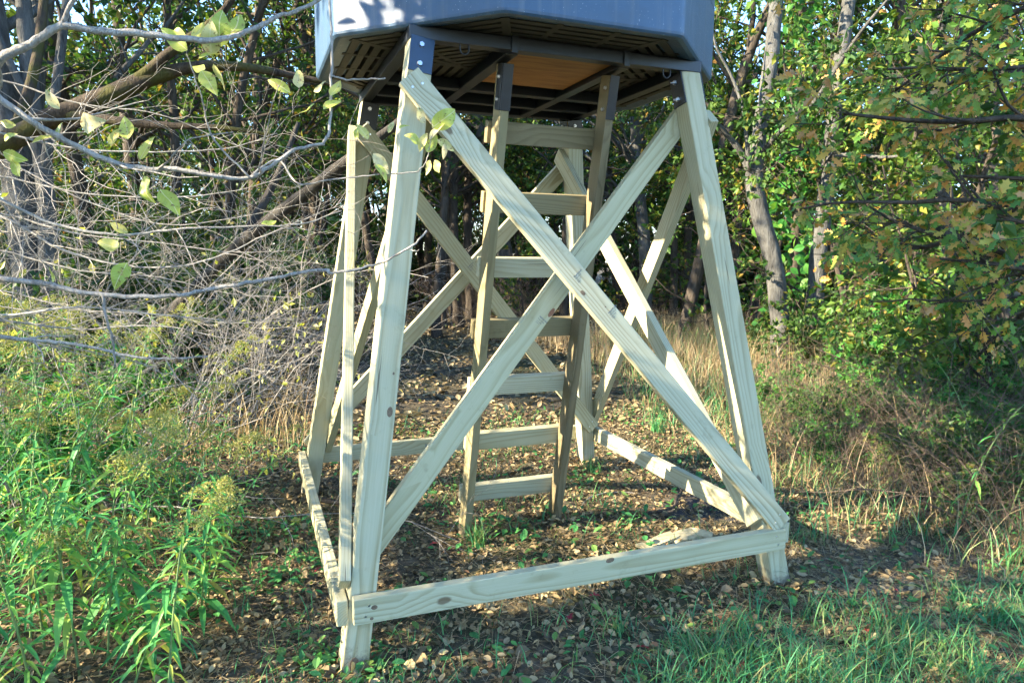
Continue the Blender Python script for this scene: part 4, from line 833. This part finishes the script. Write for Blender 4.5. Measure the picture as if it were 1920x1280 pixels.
# lush arching grass in the right foreground
c_ = [(gr(u, v)) for u, v in [(1330, 1230), (1420, 1240), (1500, 1230), (1250, 1290), (1390, 1180), (1570, 1280), (1450, 1290), (1660, 1290), (1340, 1300), (1700, 1200), (1560, 1160), (1280, 1330), (1780, 1240), (1850, 1280), (1870, 1180), (1800, 1130), (1640, 1230)]]
xy = np.concatenate([np.array([p.x, p.y])+rng.normal(size=(70, 2))*.07 for p in c_]); N = len(xy); mb = MB()
blades(mb, xy, .07+.15*rng.random(N), .0035+.0025*rng.random(N), 1.45*np.ones(N), rng.random(N)*.93, 6)
tag(mesh_obj('lush_grass', mb.mesh('lush_grass', M['grass'])), 'lush long green grass arching over beside the front bottom rail', 'grass', kind='stuff')
# tall mixed grass on the right
xy = scatter(52000, 1.2, 6.6, -2.2, 6.0); far = xy[:, 0]-1.28-.28*np.abs(xy[:, 1]+.2); keep = (far > rng.uniform(0, .5, len(xy))) & (rng.random(len(xy)) < .42*np.clip(.35+1.3*patch_noise(xy[:, 0], xy[:, 1], 1.2, 3), 0, 1))
xy = xy[keep]; N = len(xy); mb = MB(); hh = (.14+.34*rng.random(N))*np.clip(.5+(xy[:, 0]-1.5)*.5, .5, 1.25)
g = rng.random(N) < (.50+.2*np.sin(xy[:, 0]*2+xy[:, 1]))
blades(mb, xy[g], hh[g]*.85, .0045+.003*rng.random(g.sum()), .85*np.ones(g.sum()), rng.random(g.sum())*.99)
tag(mesh_obj('tall_green_grass', mb.mesh('tall_green_grass', M['grass'])), 'tall green grass on the bank beside the tower', 'grass', kind='stuff')
g = ~g; mb = MB(); blades(mb, xy[g], hh[g]*1.3, .0028+.0028*rng.random(g.sum()), rng.uniform(.5, 1.9, g.sum()), rng.random(g.sum())*.99)
tag(mesh_obj('tall_dry_grass', mb.mesh('tall_dry_grass', M['straw'])), 'tall dry tan grass and weed stalks on the bank beside the tower', 'grass', kind='stuff')
# golden dry grass behind the tower's right legs
xy = np.concatenate([scatter(9000, 2.6, 7.5, 2.2, 7.5), scatter(2600, -3.6, -.7, 1.6, 5.0)]); xy = xy[patch_noise(xy[:, 0], xy[:, 1], .9, 2) > .42]; N = len(xy); mb = MB()
blades(mb, xy, .18+.35*rng.random(N), .004+.003*rng.random(N), .55*np.ones(N), rng.random(N)*.99)
tag(mesh_obj('golden_grass', mb.mesh('golden_grass', M['straw'])), 'golden dry grass at the edge of the wood behind the tower', 'grass', kind='stuff')
# flattened straw
xy = np.concatenate([scatter(20000, -2.6, 3.4, -2.9, 1.8), scatter(9000, .6, 2.8, -2.6, -.2), scatter(1600, -2.0, -.9, -2.2, 1.6)]); N = len(xy); mb = MB()
blades(mb, xy, .06+.20*rng.random(N)**2, .0016+.0024*rng.random(N), .25*np.ones(N), rng.random(N)*.99, 3, 1.25)
tag(mesh_obj('flattened_straw', mb.mesh('flattened_straw', M['straw'])), 'flattened dry straw lying over the ground', 'straw', kind='stuff')
# fallen leaves: thousands as litter, the nearest ones one by one
n1, n2 = 56000, 36000
xy = np.concatenate([scatter(n1, -2.6, 3.6, -2.6, 2.5), scatter(n2, -4.5, 7.5, 1.8, 14)]); N = len(xy); lf = np.where(np.arange(N) < n1, .027, .060)*(.35+1.1*rng.random(N))
pos = np.c_[xy, gz(xy[:, 0], xy[:, 1])+.006+.02*rng.random(N)**2]; mb = MB(); half = rng.random(N) < .55
for sel, tm, ra in ((half, CURL, .75), (~half, OV, .6)):
    k_ = sel.sum(); axx = rv(k_)*np.array([1, 1, .3]); nn = rv(k_)*.55+np.array([0, 0, 1]); mb.leaves(tm, pos[sel], axx, nn, lf[sel], lf[sel]*ra, rng.random(k_)*.999)
for fx_, fy_ in [(-.9, -.9), (.9, -.9), (-.9, .9), (.9, .9), (-.22, 0.04), (.27, .04)]:
    k_ = 60; aa = rng.random(k_)*6.283; rr_ = .055+.07*rng.random(k_)**1.5; q_ = np.stack([fx_+rr_*np.cos(aa), fy_+rr_*np.sin(aa)], 1); l_ = .022+.03*rng.random(k_)
    mb.leaves(CURL, np.c_[q_, gz(q_[:, 0], q_[:, 1])+.006+.03*rng.random(k_)], rv(k_)*np.array([1, 1, .4]), rv(k_)*.8+np.array([0, 0, 1]), l_, l_*.7, rng.random(k_)*.999)
n3 = 30000; xy = scatter(n3, -2.4, 3.2, -2.6, 2.2); lf = .007+.014*rng.random(n3); mb.leaves(RH, np.c_[xy, gz(xy[:, 0], xy[:, 1])+.003+.012*rng.random(n3)], rv(n3)*np.array([1, 1, .5]), rv(n3)*.7+np.array([0, 0, 1]), lf, lf*.5, rng.random(n3)*.999)
tag(mesh_obj('leaf_litter', mb.mesh('leaf_litter', M['litter'])), 'brown fallen leaves carpeting the woodland floor', 'leaf litter', kind='stuff')
FALL = []
for q in range(8):
    mb = MB(); V = (OAK[0] if q % 2 else OV[0]).copy(); V[:, 2] += .16*np.abs(V[:, 1])*(1+q % 3)+.10*np.sin(V[:, 0]*3+q); V[:, 2] -= V[:, 2].min()
    mb.leaves((V, OAK[1] if q % 2 else OV[1]), np.zeros((1, 3)), np.array([[1., 0, 0]]), np.array([[0., 0, 1]]), 1.0, .8, np.array([q/8.])); FALL.append(mb.mesh('fallen_leaf', M['litter' if q < 7 else 'leaf_red']))
FL_ = {0: ('curled brown fallen leaf with smooth edge lying on the ground', 'smooth edged brown leaves on the ground'), 1: ('curled brown lobed oak leaf lying on the ground', 'lobed brown oak leaves on the ground'), 2: ('red lobed leaf lying on the ground', 'red leaves on the ground')}
for q in range(280):
    u = rng.uniform(380, 1750); v = rng.uniform(900, 1275); p = gr(u, v); kq = int(rng.integers(0, 7)) if q % 16 else 7; L = rng.uniform(.035, .065)
    o = mesh_obj('fallen_leaf', FALL[kq], None, Matrix.Translation((p.x, p.y, float(gz(p.x, p.y))+.012)) @ Matrix.Rotation(rng.random()*6.28, 4, 'Z') @ Matrix.Rotation(rng.normal()*.25, 4, 'X') @ Matrix.Rotation(rng.normal()*.2, 4, 'Y') @ Matrix.Scale(L, 4))
    a, b = FL_[2 if kq == 7 else kq % 2]; tag(o, a, 'leaf', b)
# low creeping green leaves
xy = np.concatenate([scatter(5600, -2.4, 3.2, -2.6, 2.4), np.concatenate([np.array([p.x, p.y])+rng.normal(size=(70, 2))*.09 for p in (gr(1095, 905), gr(1170, 990), gr(560, 1000), gr(580, 1060), gr(520, 1090), gr(700, 1270), gr(1290, 800), gr(960, 1000), gr(480, 1000), gr(620, 1240), gr(770, 1130))])]); xy = xy[(patch_noise(xy[:, 0], xy[:, 1], 2.2, 1) > .45) | (np.arange(len(xy)) >= 5600)]; N = len(xy)
mb = MB(); lf = .016+.042*rng.random(N)**1.5; mb.leaves(OV, np.c_[xy, gz(xy[:, 0], xy[:, 1])+.01+.05*rng.random(N)], rv(N)*np.array([1, 1, .35]), rv(N)*.4+np.array([0, 0, 1]), lf, lf*.55, rng.random(N)*.99)
tag(mesh_obj('ground_cover', mb.mesh('ground_cover', M['cover'])), 'small green creeping leaves on the ground around the tower', 'ground cover', kind='stuff')
# single grass tufts
def tuft(p, lab, n, h):
    root = tag(empty('grass_tuft', (p.x, p.y, 0)), lab, 'grass tuft'); mb = MB(); xy = np.array([p.x, p.y])+rng.normal(size=(n, 2))*.025
    blades(mb, xy, h*(.5+.7*rng.random(n)), .004+.002*rng.random(n), .9*np.ones(n), rng.random(n)*.8, 5); V = mb.V[0]; V -= np.array([p.x, p.y, 0]); part('blades', mb.mesh('blades', M['grass']), root)['kind'] = 'stuff'
tuft(gr(893, 1022), 'bright green grass tuft at the foot of the left ladder rail', 90, .17)
tuft(gr(1155, 1195), 'small green grass tuft in front of the bottom rail', 45, .12)
tuft(gr(1110, 890), 'green grass tuft at the foot of the back right tower leg', 60, .14)
tuft(gr(1230, 815), 'green grass tuft outside the right bottom rail', 110, .20)
# sticks and scraps
def stick(name, pts, r, lab, bark):
    b0 = Vector(pts[0]); root = mesh_obj(name, None, None, Matrix.Translation(b0)) if False else None
    mb = MB(); P = smooth([np.array(Vector(q)-b0) for q in pts], 5); P[1:-1] += rng.normal(size=(len(P)-2, 3))*r*.2; mb.tube(P, np.linspace(r, r*.5, len(P)), 6, 0, True)
    tag(mesh_obj(name, mb.mesh(name, M[bark]), None, Matrix.Translation(b0)), lab, 'stick')
stick('fallen_stick', [gr(1040, 990, .015), gr(1075, 1008, .02), gr(1110, 1025, .015), gr(1130, 1022, .03)], .009, 'dark fallen stick lying beside the right ladder rail', 'bark_dark')
stick('fallen_stick', [gr(1280, 915, .07), gr(1268, 935, .05), gr(1258, 952, .02), gr(1205, 965, .015), gr(1165, 975, .012)], .010, 'bent dark stick lying inside the right bottom rail', 'bark_dark')
stick('fallen_stick', [gr(1085, 955, .02), gr(1110, 930, .02), gr(1160, 922, .02), gr(1200, 925, .02)], .004, 'thin pale twig lying by the back right tower leg', 'twig')
stick('fallen_stick', [gr(595, 935, .05), gr(660, 945, .05), gr(740, 950, .04)], .016, 'pale split stick lying behind the front left tower leg', 'bark_log')
for q, (u, v, L, Wd, an, lab) in enumerate([(1236, 1014, .24, .07, .30, 'long splintered board scrap lying behind the front bottom rail'), (1285, 1004, .18, .08, .12, 'short broken board scrap lying behind the front bottom rail'), (1312, 1000, .12, .05, -.9, 'small tilted wood splinter lying behind the front bottom rail')]):
    p = gr(u, v, .045); bm = bmesh.new(); bmesh.ops.create_cube(bm, size=1.0)
    bmesh.ops.subdivide_edges(bm, edges=list(bm.edges), cuts=3, use_grid_fill=True)
    for vv in bm.verts: vv.co = Vector((vv.co.x*L*(1+.05*math.sin(vv.co.y*17+q)), vv.co.y*Wd*(1+.06*math.sin(vv.co.x*9+q)), vv.co.z*.016+.003*math.sin(vv.co.x*5+q)))
    me = bpy.data.meshes.new('wood_scrap'); bm.to_mesh(me); bm.free(); me.materials.append(M['scrap'])
    tag(mesh_obj('wood_scrap', me, None, Matrix.Translation(p) @ Matrix.Rotation(an, 4, 'Z') @ Matrix.Rotation(.15*q, 4, 'X')), lab, 'wood scrap')
print('objects', len(bpy.data.objects), 'tris', sum(len(me.loops)-2*len(me.polygons) for me in bpy.data.meshes))
